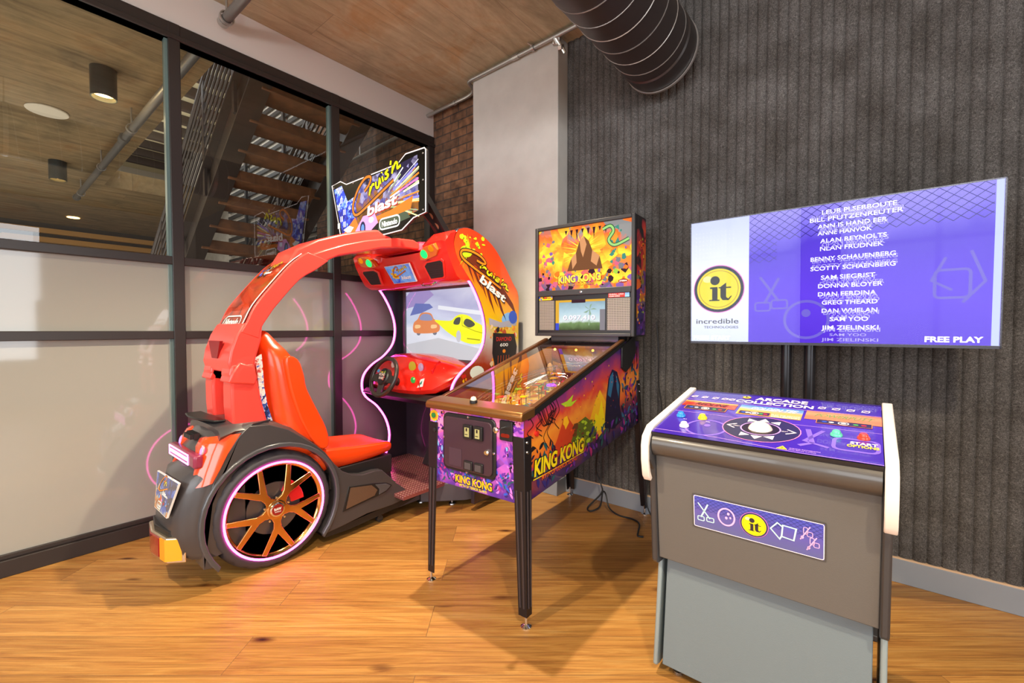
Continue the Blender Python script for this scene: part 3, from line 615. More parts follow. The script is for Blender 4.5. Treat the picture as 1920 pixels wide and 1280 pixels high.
def it_logo(mb, u, v, r, l, e=0.0):
    ky = mat('logo_yellow%d' % (e > 0), 'f6e015', 0.25, em=e); kd = mat('logo_ink%d' % (e > 0), '2a2530', 0.4, em=e * 0.3); kn = mat('logo_rim%d' % (e > 0), '2e3460', 0.4, em=e * 0.4); kw = mat('logo_gleam%d' % (e > 0), 'fff6a0', 0.3, em=e)
    kp = mat('logo_pink%d' % (e > 0), 'e87ad0', 0.4, em=e)
    mb.disc(u, v, r * 1.17, r * 1.17, l, kp, 40).disc(u, v, r * 1.13, r * 1.13, l + 1, kn, 40).disc(u, v, r, r, l + 2, ky, 40).ring(u, v, r * 0.9, r * 0.9, r * 0.035, l + 3, mat('logo_gold%d' % (e > 0), 'd8b010', 0.3, em=e * 0.8))
    mb.disc(u - r * 0.5, v + r * 0.5, r * 0.22, r * 0.16, l + 3, kw, 20)
    mb.disc(u - r * 0.15, v + r * 0.42, r * 0.22, r * 0.22, l + 4, kd, 24)
    mb.M(kd)
    mb.rect(u - r * 0.28, v - r * 0.55, u - r * 0.03, v + r * 0.10, l + 4).rect(u - r * 0.38, v + r * 0.02, u - r * 0.03, v + r * 0.10, l + 4).rect(u - r * 0.42, v - r * 0.58, u + r * 0.06, v - r * 0.52, l + 4)
    mb.poly([(u + r * 0.10, v - r * 0.40), (u + r * 0.20, v - r * 0.55), (u + r * 0.48, v - r * 0.56), (u + r * 0.62, v - r * 0.36), (u + r * 0.57, v - r * 0.35), (u + r * 0.46, v - r * 0.48), (u + r * 0.36, v - r * 0.40), (u + r * 0.36, v + r * 0.30), (u + r * 0.10, v + r * 0.10)], l + 4)
    mb.rect(u + r * 0.02, v + r * 0.03, u + r * 0.58, v + r * 0.09, l + 4)
it_logo(m_, 0.140, 0.283, 0.105, 3, 0.9)
INK = mat('screen_ink', '26222e', 0.3)
m_.text('incredible', 0.031, 0.105, 0.026, 4, INK, wid=0.205).text('TECHNOLOGIES', 0.070, 0.080, 0.013, 4, INK, wid=0.165)
def blocky(mb, s, u, v, wd, h, l, m): return mb.text(s, u, v, h, l, m, wid=wd)
SW = em('screen_text', 'fbfaff', 1.5); SW2 = em('screen_text_dim', 'b7aef2', 1.0)
blocky(m_, 'PRESS START', 0.018, 0.022, 0.18, 0.020, 4, SW); blocky(m_, 'FREE PLAY', 0.925, 0.024, 0.165, 0.022, 4, SW)
rows = [('LEUB PLSERBOUTE', .575, .83, .592), ('BILL PFUTZENREUTER', .53, .85, .562), ('ANN IS HAND EER', .56, .80, .53), ('ANNE HANVOK', .56, .75, .500), ('ALAN REYNOLTS', .57, .80, .465), ('NLAN FRUDNEK', .57, .79, .430), ('BENNY SCHAUENBERG', .535, .83, .385), ('SCOTTY SCHAENBERG', .535, .83, .342), ('SAM SIEGRIST', .575, .765, .300), ('DONNA BLOYER', .565, .79, .262), ('DIAN FERDINA', .565, .77, .225), ('GREG THEARD', .58, .775, .187), ('DAN WHELAN', .58, .775, .150), ('SAM YOO', .61, .745, .112), ('JIM ZIELINSKI', .58, .78, .074)]
for i, (s_, a, b_, y) in enumerate(rows):
    m_.text(s_, a, y, 0.019, 4.2, SW, wid=b_ - a); m_.text(s_, a + 0.006, y + 0.010 if i % 2 else y - 0.009, 0.018, 5.2, SW2, wid=b_ - a)
m_.text('JIM ZIELINSKI', .58, .022, 0.014, 4.2, SW2, wid=.2).text('SAM YOO', .61, .045, 0.012, 4.2, SW2, wid=.13)
SH = em('screen_shape', '7d70e6', 0.8)
m_.line([(0.33, 0.33), (0.41, 0.21)], 0.012, 3.5, SH).line([(0.41, 0.32), (0.35, 0.20)], 0.012, 3.5).rrect(0.31, 0.165, 0.375, 0.205, 0.01, 0.008, 3.5).rrect(0.38, 0.175, 0.445, 0.215, 0.01, 0.008, 3.5)
m_.ring(0.52, 0.12, 0.085, 0.085, 0.012, 3.5, SH).disc(0.52, 0.15, 0.018, 0.018, 3.5)
m_.rrect(0.95, 0.20, 1.05, 0.31, 0.015, 0.010, 3.5).line([(0.98, 0.36), (0.94, 0.27), (1.0, 0.23)], 0.01, 3.5).line([(1.05, 0.38), (1.09, 0.26), (1.03, 0.18)], 0.01, 3.5)
m_.build('screen', t, smooth=0)
# glossy sheet over the screen
m_ = MB(glass_mat('screen_gloss', (1, 1, 1), 1.42, 0.75)); m_.add([tvq(0.004, 0.011, 0.0078), tvq(TW - 0.004, 0.011, 0.0078), tvq(TW - 0.004, TH - 0.004, 0.0078), tvq(0.004, TH - 0.004, 0.0078)], [(0, 1, 2, 3)]); m_.build('screen_glass', t, recalc=False)

# ------------------------------------------------------------------ game pedestal
t = thing('game_pedestal', 'grey free-standing arcade game pedestal with a purple sloping control panel', 'arcade machine', (-0.27, 1.7, 0))
PED = mat('pedestal_grey', '605c58', 0.5, bump=0.1, bscale=350); PED2 = mat('pedestal_side', '3c3b3d', 0.35); RAIL = mat('white_rail', 'ece0d4', 0.4)
X0, X1 = -0.575, 0.035
MB(PED).prism([(1.50, 0.84), (1.545, 0.43), (1.95, 0.43), (1.95, 0.95)], 'x', X0, X1).build('upper_body', t, bev=0.003)
MB(mat('pedestal_lower', '6c777c', 0.5, bump=0.1, bscale=350)).prism([(1.60, 0.45), (1.553, 0.035), (1.93, 0.035), (1.93, 0.45)], 'x', X0 + 0.012, X1 - 0.012).build('lower_body', t, bev=0.003)
for a, b in ((X0 - 0.022, X0), (X1, X1 + 0.022)):
    MB(PED2).prism([(1.462, 0.885), (1.458, 0.80), (1.50, 0.76), (1.532, 0.42), (1.545, 0.405), (1.58, 0.40), (1.96, 0.40), (1.97, 0.975)], 'x', a, b).build('side_panel', t, bev=0.006, seg=3)
    MB(mat('pedestal_edge', '8a9698', 0.3, metal=0.2)).prism([(1.588, 0.42), (1.54, 0.03), (1.57, 0.02), (1.94, 0.02), (1.94, 0.42)], 'x', a + 0.004, b - 0.002).build('leg_panel', t, bev=0.006, seg=3)
def panel_pt(v, h): return (1.46 + 0.9857 * v - 0.1686 * h, 0.90 + 0.1686 * v + 0.9857 * h)
MB(BLK2).prism([panel_pt(0.0, -0.002), panel_pt(0.515, -0.002), panel_pt(0.515, -0.06), panel_pt(0.02, -0.06)], 'x', X0, X1).build('panel_box', t)
rr = [(1.458 + 0.045 + 0.045 * math.cos(a) , 0.855 + 0.045 * math.sin(a)) for a in [R(q) for q in range(80, 281, 20)]]
MB(mat('bullnose', '4a4440', 0.3, coat=0.3)).prism(rr + [(1.56, 0.81), (1.56, 0.90)], 'x', X0 + 0.002, X1 - 0.002).build('front_roll', t, smooth=50)
for s_, a, b in ((-1, X0 - 0.028, X0 - 0.002), (1, X1 + 0.002, X1 + 0.030)):
    c_ = [panel_pt(0.52, 0.010), panel_pt(0.25, 0.010), panel_pt(0.03, 0.010), (1.447, 0.885), (1.438, 0.855), (1.440, 0.80), (1.452, 0.745), (1.470, 0.725)]
    i_ = [(1.482, 0.733), (1.466, 0.76), (1.455, 0.80), (1.453, 0.85), (1.463, 0.876), panel_pt(0.03, -0.006), panel_pt(0.25, -0.006), panel_pt(0.52, -0.006)]
    MB(RAIL).prism(c_ + i_, 'x', a, b).build('side_rail', t, bev=0.003)
m_ = MB(); m_.frame((X0, 1.46, 0.90), (1, 0, 0), (0, 0.9857, 0.1686)); PW = X1 - X0; k_ = 0.005
PUR = artmat('panel_purple', [(0, '3a1f9c'), (0.5, '4a2fae'), (1, '33208a')], (0, 1, 0), -0.25, 0.3, 0.5, 5, rough=0.2, coat=0.5)
m_.rect(0, 0, PW, 0.515, 1, PUR); m_.rect(0, 0.503, PW, 0.515, 2, mat('panel_trim', '2a1a5c', 0.3))
LIN = mat('panel_line', 'c89aec', 0.4); LT = mat('panel_light', '7f62d8', 0.4); PWH = mat('panel_white', 'f6e6f2', 0.4)
m_.line([(0, 0.392), (0.19, 0.387), (0.42, 0.385), (PW, 0.39)], 0.002, 2, LIN).line([(0, 0.236), (0.16, 0.232), (0.22, 0.226), (PW, 0.232)], 0.002, 2).line([(0, 0.030), (0.2, 0.028), (0.42, 0.004), (PW, 0.003)], 0.0025, 2)
m_.ring(0.15, 0.10, 0.062, 0.07, 0.008, 2, LT).disc(0.15, 0.12, 0.01, 0.012, 2); m_.line([(0.43, 0.20), (0.45, 0.09), (0.42, 0.06)], 0.014, 2, LT).line([(0.47, 0.20), (0.43, 0.10), (0.49, 0.07)], 0.012, 2).rrect(0.50, 0.07, 0.60, 0.16, 0.02, 0.01, 2)
m_.disc(0.305, 0.150, 0.112, 0.112, 3, PINK).disc(0.305, 0.150, 0.109, 0.109, 3.4, mat('panel_disc', '2a2748', 0.35)).ring(0.305, 0.150, 0.056, 0.056, 0.004, 4.2, LIN).disc(0.305, 0.150, 0.052, 0.052, 4.3, DK)
m_.M(PWH)
for a in (60, 90, 120, 240, 270, 300):
    c, s_ = math.cos(R(a)), math.sin(R(a)); q = 0.016
    m_.poly([(0.305 + 0.094 * c, 0.15 + 0.094 * s_), (0.305 + 0.066 * c - q * s_, 0.15 + 0.066 * s_ + q * c), (0.305 + 0.066 * c + q * s_, 0.15 + 0.066 * s_ - q * c)], 4.2)
m_.line([(0.232, 0.17), (0.208, 0.15), (0.232, 0.13)], 0.005, 4.2).line([(0.378, 0.17), (0.402, 0.15), (0.378, 0.13)], 0.005, 4.2).text('PREV', 0.226, 0.147, 0.007, 4.2, wid=0.02).text('NEXT', 0.362, 0.147, 0.007, 4.2, wid=0.02)
m_.text('ARCADE', 0.237, 0.448, 0.034, 3, wid=0.168, shear=0.0).text('COLLECTION', 0.176, 0.403, 0.032, 3, wid=0.25)
it_logo(m_, 0.205, 0.468, 0.014, 3)
t1 = artmat('tile_racing', [(0, 'b02a1c'), (0.35, 'e8a040'), (0.6, '5a8acc'), (1, '3a6cc0')], (0, 1, 0), 0.1, 0.16, 0.6, 30, rough=0.3)
t2 = artmat('tile_golf', [(0, 'e0b040'), (0.4, '7aa8d8'), (1, '2f6cc4')], (0, 1, 0), 0.08, 0.14, 0.5, 20, rough=0.3)
t3 = artmat('tile_bowling', [(0, 'e08030'), (0.5, 'f09a50'), (1, 'd8703a')], (0, 1, 0), 0.08, 0.14, 0.5, 20, rough=0.3)
m_.rect(0.004, 0.305, 0.195, 0.372, 2.5, t1); m_.rect(0.205, 0.272, 0.402, 0.378, 2.5, t2); m_.rect(0.410, 0.296, PW, 0.384, 2.5, t3)
m_.text('REDLINE', 0.05, 0.325, 0.028, 3.4, DK, wid=0.11, shear=0.3).text('GOLDEN TEE', 0.24, 0.335, 0.03, 3.4, WHITE, wid=0.14, shear=0.3).text('POWERPUTT', 0.435, 0.33, 0.030, 3.4, mat('tile_green', '6a9a50', 0.4), wid=0.15, shear=0.3)
for x0, y0, x1, y1 in ((0.025, 0.268, 0.170, 0.310), (0.212, 0.277, 0.31, 0.31), (0.445, 0.266, 0.586, 0.302)):
    m_.rect(x0, y0, x1, y1, 3.6, mat('panel_disc', '2a2748', 0.35)).rrect(x0, y0, x1, y1, 0.003, 0.002, 4, ORG)
    w_ = x1 - x0; h_ = (y0 + y1) / 2
    for q, mm in ((0.15, BLUE), (0.28, WHITE), (0.72, GREEN), (0.86, REDI)): m_.disc(x0 + w_ * q, h_, 0.007, 0.006, 4, mm, 12)
    m_.ring(x0 + w_ * 0.5, h_, 0.013, 0.012, 0.003, 4, WHITE).disc(x0 + w_ * 0.5, h_, 0.007, 0.006, 4, n=12)
m_.text('PLAY THE ARCADE', 0.315, 0.292, 0.010, 4, WHITE, wid=0.083).text('COLLECTION', 0.315, 0.277, 0.010, 4, wid=0.083)
m_.M(PWH)
for q in (0.02, 0.06, 0.10, 0.135, 0.16, 0.45, 0.49, 0.53, 0.57):
    m_.ring(q, 0.425, 0.010, 0.012, 0.003, 3, n=8); m_.line([(q - 0.012, 0.415), (q + 0.012, 0.437)], 0.003, 3)
m_.poly([(0.369, 0.012), (0.383, 0.036), (0.397, 0.012)], 3, YEL).line([(0.383, 0.018), (0.383, 0.028)], 0.002, 3.5, DK).text('WARNING: PHOTOSENSITIVE', 0.40, 0.022, 0.007, 3, LIN, wid=0.075).text('READ BEFORE PLAYING', 0.40, 0.012, 0.006, 3, wid=0.065)
m_.text('START', 0.537, 0.122, 0.019, 3, PWH, wid=0.062).text('OPTIONS', 0.530, 0.100, 0.018, 3, YEL, wid=0.072).text('FLY', 0.06, 0.150, 0.006, 3, PWH, wid=0.012).text('SPIN', 0.136, 0.150, 0.006, 3, wid=0.014)
m_.build('control_panel', t, smooth=0)
def button(u, v, col, nm, r=0.0155):
    y, z = panel_pt(v, 0.0); p = Vector((X0 + u, y, z)); ax = (0, -0.1686, 0.9857)
    o = MB(mat(nm, col, 0.25, coat=0.4)).lathe([(r, 0.002), (r, 0.006), (r * 0.9, 0.009), (r * 0.72, 0.009), (r * 0.70, 0.015), (r * 0.55, 0.018), (0, 0.0175)], p, ax, 24).build('push_button', t); o['label'] = nm.replace('_', ' ')
for a in ((0.044, 0.176, '2a8adc', 'blue_push_button'), (0.119, 0.177, 'f2d21a', 'yellow_push_button'), (0.085, 0.082, 'f0e2e8', 'white_push_button'), (0.503, 0.173, '5ac8a4', 'green_push_button'), (0.567, 0.173, 'e8402a', 'red_push_button')): button(*a)
y, z = panel_pt(0.150, 0.0); ax = Vector((0, -0.1686, 0.9857)); p = Vector((X0 + 0.305, y, z))
MB(mat('trackball_white', 'f4dcd4', 0.2, coat=0.6)).lathe([(0.038 * math.cos(R(a)), 0.038 * math.sin(R(a)) - 0.012) for a in range(0, 91, 10)], p, ax, 32).build('trackball', t)
# badge on the front face
m_ = MB(); V_ = Vector((0, -0.045, 0.41)).normalized(); O_ = Vector((X0, 1.5045, 0.80)); m_.frame(O_, (1, 0, 0), (0, -0.11, 0.994))
BB = artmat('badge_blue', [(0, '5a6090'), (0.5, '5e56a8'), (1, '4450c0')], (0, 0, 1), 0.58, 0.70, 0.4, 8, rough=0.3)
def bv(v): return v + 0.028
m_.O = Vector((X0, 1.5022, 0.83)); m_.O = Vector((X0, 1.4985, 0.83))
b0, b1, v0, v1 = 0.127, 0.486, -0.243, -0.134
m_.rect(b0 - 0.004, v0 - 0.004, b1 + 0.004, v1 + 0.004, 1, mat('badge_edge', '4a4744', 0.4)).rect(b0, v0, b1, v1, 2, BB)
lattice(m_, b0 + 0.003, b1 - 0.003, v0 + 0.06, v1 - 0.003, 0.016, 0.75, 0.0008, 3, mat('badge_lattice', '2c2f6a', 0.4))
m_.rrect(b0 + 0.001, v0 + 0.001, b1 - 0.001, v1 - 0.001, 0.005, 0.0022, 3.4, PWH)
MINT = mat('badge_mint', 'c4ece8', 0.4); cv = -0.187
m_.line([(0.141, -0.158), (0.178, -0.206)], 0.004, 4, MINT).line([(0.172, -0.158), (0.150, -0.206)], 0.005, 4).rrect(0.140, -0.218, 0.160, -0.204, 0.003, 0.003, 4).rrect(0.168, -0.216, 0.190, -0.202, 0.003, 0.003, 4)
m_.ring(0.228, cv + 0.002, 0.024, 0.028, 0.005, 4, mat('badge_pink', 'f0b8e4', 0.4)).disc(0.234, cv + 0.014, 0.004, 0.005, 4, n=10).disc(0.228, cv - 0.001, 0.004, 0.005, 4, n=10).disc(0.240, cv + 0.002, 0.003, 0.004, 4, n=10)
it_logo(m_, 0.307, -0.188, 0.034, 4)
m_.line([(0.352, -0.185), (0.370, -0.162), (0.392, -0.178), (0.376, -0.212)], 0.004, 4, MINT, True).poly([(0.384, -0.166), (0.418, -0.168), (0.412, -0.206), (0.381, -0.202)], 4.3, BB).line([(0.384, -0.166), (0.418, -0.168), (0.412, -0.206), (0.381, -0.202)], 0.004, 4.6, MINT, True)
m_.M(mat('badge_pink', 'f0b8e4', 0.4))
for dx, dy in ((0, 0), (0.016, -0.028)):
    m_.line([(0.428 + dx, -0.196 + dy), (0.452 + dx, -0.152 + dy)], 0.003, 4).rrect(0.436 + dx, -0.176 + dy, 0.446 + dx, -0.156 + dy, 0.003, 0.002, 4).rrect(0.445 + dx, -0.182 + dy, 0.458 + dx, -0.168 + dy, 0.003, 0.002, 4).disc(0.433 + dx, -0.188 + dy, 0.004, 0.005, 4, n=8)
m_.build('front_badge', t, smooth=0)
for xx in (-0.52, -0.02):
    for yy in (1.60, 1.88): MB(STEEL).lathe([(0.02, 0.0), (0.02, 0.008), (0.008, 0.012), (0.008, 0.04)], (xx, yy, 0), 'z', 16).build('levelling_foot', t)

# ------------------------------------------------------------------ pinball machine (local frame: x right, y back, z up)
pin = thing('pinball_machine', 'colourful jungle themed pinball machine on black legs in front of the felt wall', 'pinball machine', (-1.385, 1.42, 0), R(2.5), local=True)
pin.name = 'pinball_machine'
def side_top(y): return 0.885 + (1.155 - 0.885) * y / 1.05
CW = 0.28
JUNG = artmat('jungle_sunset_art', [(0.0, '1c0f2e'), (0.16, '3a1a5c'), (0.30, '7a2a3c'), (0.42, 'e8641a'), (0.60, 'f0952a'), (0.74, 'd8402a'), (0.88, '8a2a6a'), (1.0, '3a1a66')], (0, -0.18, 1), 0.42, 0.95, 0.42, 5.0, rough=0.28, coat=0.6)
mb = MB(BLK2)
prof = [(0.0, 0.51), (0.0, 0.885), (1.05, 1.155), (1.30, 1.155), (1.30, 0.636), (0.9, 0.636)]
# cabinet: two side walls, front wall, back wall, floor
for a, b in ((-CW, -CW + 0.018), (CW - 0.018, CW)): mb.prism([(0, 0.515), (0, 0.885), (1.05, 1.176), (1.30, 1.176), (1.30, 0.636)], 'x', a, b)
mb.box(-CW + 0.018, 0, 0.515, CW - 0.018, 0.018, 0.885).box(-CW + 0.018, 1.282, 0.64, CW - 0.018, 1.30, 1.15)
mb.prism([(0.018, 0.53), (1.282, 0.65), (1.282, 0.635), (0.018, 0.515)], 'x', -CW + 0.018, CW - 0.018)
mb.build('cabinet', pin, bev=0.002)
# right side artwork
def side_pts(x): pass
m_ = MB(); m_.frame((CW, 0, 0), (0, 1, 0), (0, 0, 1)); OUT = [(0.002, 0.518), (1.298, 0.640), (1.298, 1.172), (1.05, 1.172), (0.002, 0.878)]
m_.poly(OUT, 1, JUNG)
def inside(u, v): return 0.01 < u < 1.29 and 0.525 + 0.094 * u < v < min(0.87 + 0.255 * u, 1.14)
NAVY = mat('jungle_navy', '1a1238', 0.35); TEAL = mat('jungle_teal', '1f5a60', 0.35); VIO = mat('jungle_violet', '6a2aa0', 0.35); MAG = mat('jungle_magenta', 'b02a78', 0.35)
LIME = mat('jungle_lime', 'a8c828', 0.35); GOLD = mat('jungle_gold', 'f2b81c', 0.35); FLM = mat('jungle_flame', 'f8681a', 0.35); INDI = mat('jungle_indigo', '2a2470', 0.35)
STEELB = mat('jungle_steel_blue', '2f6a94', 0.35)
# volcano and hills
m_.poly([(0.20, 0.66), (0.27, 0.74), (0.33, 0.83), (0.36, 0.835), (0.42, 0.78), (0.52, 0.70), (0.6, 0.66)], 2, mat('volcano_red', 'c8401c', 0.35)).poly([(0.33, 0.83), (0.36, 0.835), (0.38, 0.80), (0.345, 0.77), (0.335, 0.79), (0.32, 0.80)], 2.5, GOLD)
m_.poly([(0.55, 0.70), (0.66, 0.86), (0.72, 0.92), (0.80, 0.84), (0.86, 0.72), (0.7, 0.66)], 2, GOLD).poly([(0.60, 0.70), (0.67, 0.80), (0.70, 0.78), (0.74, 0.86), (0.78, 0.76), (0.80, 0.70)], 2.4, YEL)
# rock pinnacle and boulders (generic scenery)
m_.poly([(0.78, 0.70), (0.80, 0.86), (0.83, 0.97), (0.88, 1.02), (0.95, 1.00), (1.0, 0.92), (0.99, 0.80), (1.03, 0.70), (0.9, 0.67)], 2.6, NAVY).poly([(0.82, 0.88), (0.85, 0.98), (0.89, 1.005), (0.90, 0.95), (0.86, 0.86)], 3, STEELB).poly([(0.93, 0.99), (0.98, 0.92), (0.975, 0.84), (0.945, 0.90)], 3, STEELB)
m_.poly([(0.40, 0.70), (0.46, 0.78), (0.55, 0.80), (0.64, 0.75), (0.70, 0.67), (0.55, 0.64)], 2.8, mat('jungle_moss', '5a6a1c', 0.35)).scatter(60, 0.42, 0.66, 0.68, 0.78, 3.2, [LIME, mat('jungle_moss', '5a6a1c', 0.35), mat('jungle_brown', '6a3a1c', 0.35)], 0.006, 0.018, 1)
m_.poly([(0.30, 0.90), (0.36, 0.905), (0.42, 0.93), (0.40, 0.895), (0.46, 0.90), (0.40, 0.875), (0.34, 0.88)], 3, LIME)
m_.scatter(160, 0.0, 0.52, 1.3, 0.72, 3, [NAVY, INDI, VIO, PURP, TEAL, MAG, NAVY], 0.014, 0.034, 2, lambda u, v: inside(u, v) and v < 0.66 + 0.09 * u)
m_.scatter(90, 1.0, 0.66, 1.29, 1.1, 3, [NAVY, INDI, VIO, MAG, TEAL, STEELB, NAVY], 0.014, 0.034, 2, lambda u, v: inside(u, v) and u > 1.02)
m_.scatter(70, 0.0, 0.6, 0.25, 0.8, 3, [NAVY, TEAL, TEAL, DK, NAVY], 0.012, 0.03, 2, lambda u, v: inside(u, v) and v < 0.74)
m_.scatter(70, 0.3, 0.7, 1.2, 1.05, 3.4, [FLM, GOLD, REDI, INDI, DK], 0.003, 0.009, 0, inside)
m_.M(DK)
for k in range(9):     # hanging vines
    u = random.uniform(0.02, 0.26); vt = 0.868 + 0.25 * u; L_ = random.uniform(0.08, 0.2)
    m_.line([(p.x, p.y) for p in spline([(u, vt, 0), (u + 0.03, vt - L_ * 0.4, 0), (u - 0.015, vt - L_ * 0.7, 0), (u + 0.03, vt - L_, 0)], 5)], 0.004, 4)
for k in range(7):
    u = random.uniform(0.02, 0.2); m_.line([(p.x, p.y) for p in spline([(u, 0.87 + 0.25 * u, 0), (u + 0.06, 0.82, 0), (u + 0.12, 0.86 + 0.2 * u, 0)], 5)], 0.003, 4)
for k in range(16):
    u = random.uniform(1.02, 1.27); m_.line([(u, 1.14), (u + random.uniform(-.03, .03), random.uniform(0.95, 1.08))], 0.004, 4)
m_.M(LIME)
for k in range(14):
    u = random.uniform(0.05, 0.5); v = 0.60 + 0.09 * u; m_.line([(p.x, p.y) for p in spline([(u, v, 0), (u + 0.01, v + 0.05, 0), (u + 0.04, v + 0.06, 0)], 4)], 0.003, 3.8, random.choice([TEAL, VIO, LIME]))
m_.text('KING KONG', 0.068, 0.612, 0.078, 5, DK, wid=0.465, shear=0.12, rot=0.03)  .text('KING KONG', 0.074, 0.617, 0.069, 6, YEL, wid=0.452, shear=0.12, rot=0.03)
m_.text('MYTH OF TERROR ISLAND', 0.132, 0.584, 0.027, 5, DK, wid=0.33, rot=0.045).text('MYTH OF TERROR ISLAND', 0.134, 0.586, 0.021, 6, FLM, wid=0.326, rot=0.045)
m_.line([(0.066, 0.603), (0.20, 0.606), (0.53, 0.623), (0.54, 0.70)], 0.004, 5.5, YEL)
m_.build('side_artwork', pin, world=False, smooth=0)
# side rails on top of the walls
RAILM = mat('bronze_rail', '6a4326', 0.3, metal=0.6)
for s_ in (-1, 1):
    MB(RAILM).prism([(0.03, 0.892), (1.05, 1.178), (1.05, 1.190), (0.03, 0.904)], 'x', s_ * (CW + 0.004), s_ * (CW - 0.022)).build('side_rail', pin, bev=0.002)
    MB(BLACK).prism([(0.03, 0.866), (1.06, 1.154), (1.06, 1.178), (0.03, 0.892)], 'x', s_ * (CW + 0.004), s_ * (CW - 0.001)).build('rail_skirt', pin)
    MB(BLACK).prism([(1.00, 1.02), (1.00, 1.14), (1.05, 1.16), (1.20, 1.22), (1.22, 1.10), (1.14, 1.02), (1.06, 0.99)], 'x', s_ * (CW + 0.002), s_ * (CW + 0.012)).build('hinge_plate', pin, bev=0.003)
# lock bar
lbp = [(-0.025, 0.868), (-0.028, 0.890), (-0.018, 0.905), (0.03, 0.913), (0.075, 0.918), (0.075, 0.875)]
MB(mat('lock_bar', '8a5e34', 0.28, metal=0.7)).prism(lbp, 'x', -0.288, 0.288).build('lock_bar', pin, bev=0.006, seg=3)
MB(BLACK).lathe([(0.018, 0), (0.018, 0.012), (0.015, 0.014)], (-0.02, 0.025, 0.911), 'z', 20).build('action_button', pin)
MB(mat('button_white', 'f4ead0', 0.2, coat=0.5)).lathe([(0.014, 0.0), (0.014, 0.006), (0.010, 0.014), (0, 0.017)], (-0.02, 0.025, 0.925), 'z', 20).build('action_button_cap', pin)
# glass
gm = MB(glass_mat('playfield_glass', (0.98, 0.98, 0.98), 1.5, 2.2)); gm.add([(-0.262, 0.075, 0.912), (0.262, 0.075, 0.912), (0.262, 1.045, 1.178), (-0.262, 1.045, 1.178)], [(0, 1, 2, 3)]); gm.build('playfield_glass', pin, recalc=False)
# playfield
def pf(x, y, h=0.0):    # y along the table, h above the playfield
    return Vector((x, y, 0.790 + 0.115 * y + h))
PFM = artmat('playfield_art', [(0, '5a2a10'), (0.2, 'c86a1c'), (0.4, 'f2c832'), (0.55, 'f8e08a'), (0.7, 'e87a2a'), (0.85, '7a8a3a'), (1, '3a6a8a')], (0, 1, 0), 0.0, 1.1, 0.9, 7, rough=0.15, coat=1.0, cells=16, em=0.7)  # print given its own glow to brighten the playfield
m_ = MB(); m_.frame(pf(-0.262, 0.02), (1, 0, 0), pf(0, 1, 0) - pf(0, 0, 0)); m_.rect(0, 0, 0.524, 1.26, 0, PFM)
IN = [mat('insert_yellow', 'ffe24a', 0.3, em=1.6), mat('insert_white', 'fff6dc', 0.3, em=1.6), mat('insert_orange', 'ff8a2a', 0.3, em=1.4), mat('insert_red', 'ff3a2a', 0.3, em=1.0), ORG, DK, LIME, PURP, LBLUE]
m_.scatter(230, 0.02, 0.16, 0.50, 1.1, 1, IN, 0.004, 0.016)
for i in range(7): m_.disc(0.262 + 0.11 * math.cos(0.5 + i * 0.36), 0.34 + 0.11 * math.sin(0.5 + i * 0.36), 0.010, 0.010, 2.5, IN[i % 4], 10)
m_.build('playfield', pin, world=False, smooth=0)
# inside walls art
for s_ in (-1, 1):
    m_ = MB(artmat('inner_wall_art', [(0, '2a1a10'), (0.5, '8a6a1c'), (1, 'c8a428')], (0, 0, 1), 0.78, 1.12, 0.5, 6, rough=0.12, coat=1.0)); x = s_ * (CW - 0.0195)
    m_.add([(x, 0.03, 0.795), (x, 1.27, 0.93), (x, 1.27, 1.14), (x, 1.05, 1.13), (x, 0.03, 0.875)], [(0, 1, 2, 3, 4)]); m_.build('inner_side_panel', pin, recalc=False)
# apron
m_ = MB(); m_.frame(pf(-0.262, 0.03, 0.045), (1, 0, 0), pf(0, 1, 0) - pf(0, 0, 0))
APR = artmat('apron_art', [(0, 'e85a1c'), (0.4, 'f2a23a'), (0.7, 'f0d0a0'), (1, 'e8641c')], (1, 0.3, 0), -0.26, 0.3, 0.8, 9, rough=0.2, coat=0.6, cells=12)
m_.poly([(0, 0), (0.524, 0), (0.524, 0.17), (0.44, 0.17), (0.33, 0.08), (0.19, 0.08), (0.08, 0.17), (0, 0.17)], 0, APR)
m_.poly([(0.02, 0.05), (0.10, 0.05), (0.08, 0.15), (0.02, 0.15)], 1.5, REDI).poly([(0.03, 0.06), (0.09, 0.06), (0.075, 0.14), (0.03, 0.14)], 2.2, PINK)
m_.scatter(40, 0.03, 0.01, 0.5, 0.08, 1.4, [FLM, GOLD, WHITE, REDI, DK], 0.005, 0.014)
m_.rect(0.40, 0.10, 0.47, 0.155, 2.5, WHITE).rrect(0.40, 0.10, 0.47, 0.155, 0.003, 0.003, 3, DK).text('FREE PLAY', 0.407, 0.12, 0.008, 3, DK, wid=0.055)
m_.build('apron', pin, world=False, smooth=0)
MB(BLACK).prism([(0.485 - 0.262, 0.03), (0.524 - 0.262, 0.03), (0.524 - 0.262, 0.24), (0.485 - 0.262, 0.24)], 'z', 0.865, 0.878).build('plunger_lane_cover', pin, bev=0.002)
FLP = mat('flipper_yellow', 'f2e6b8', 0.3); RUB = mat('flipper_rubber', 'd0281e', 0.5)
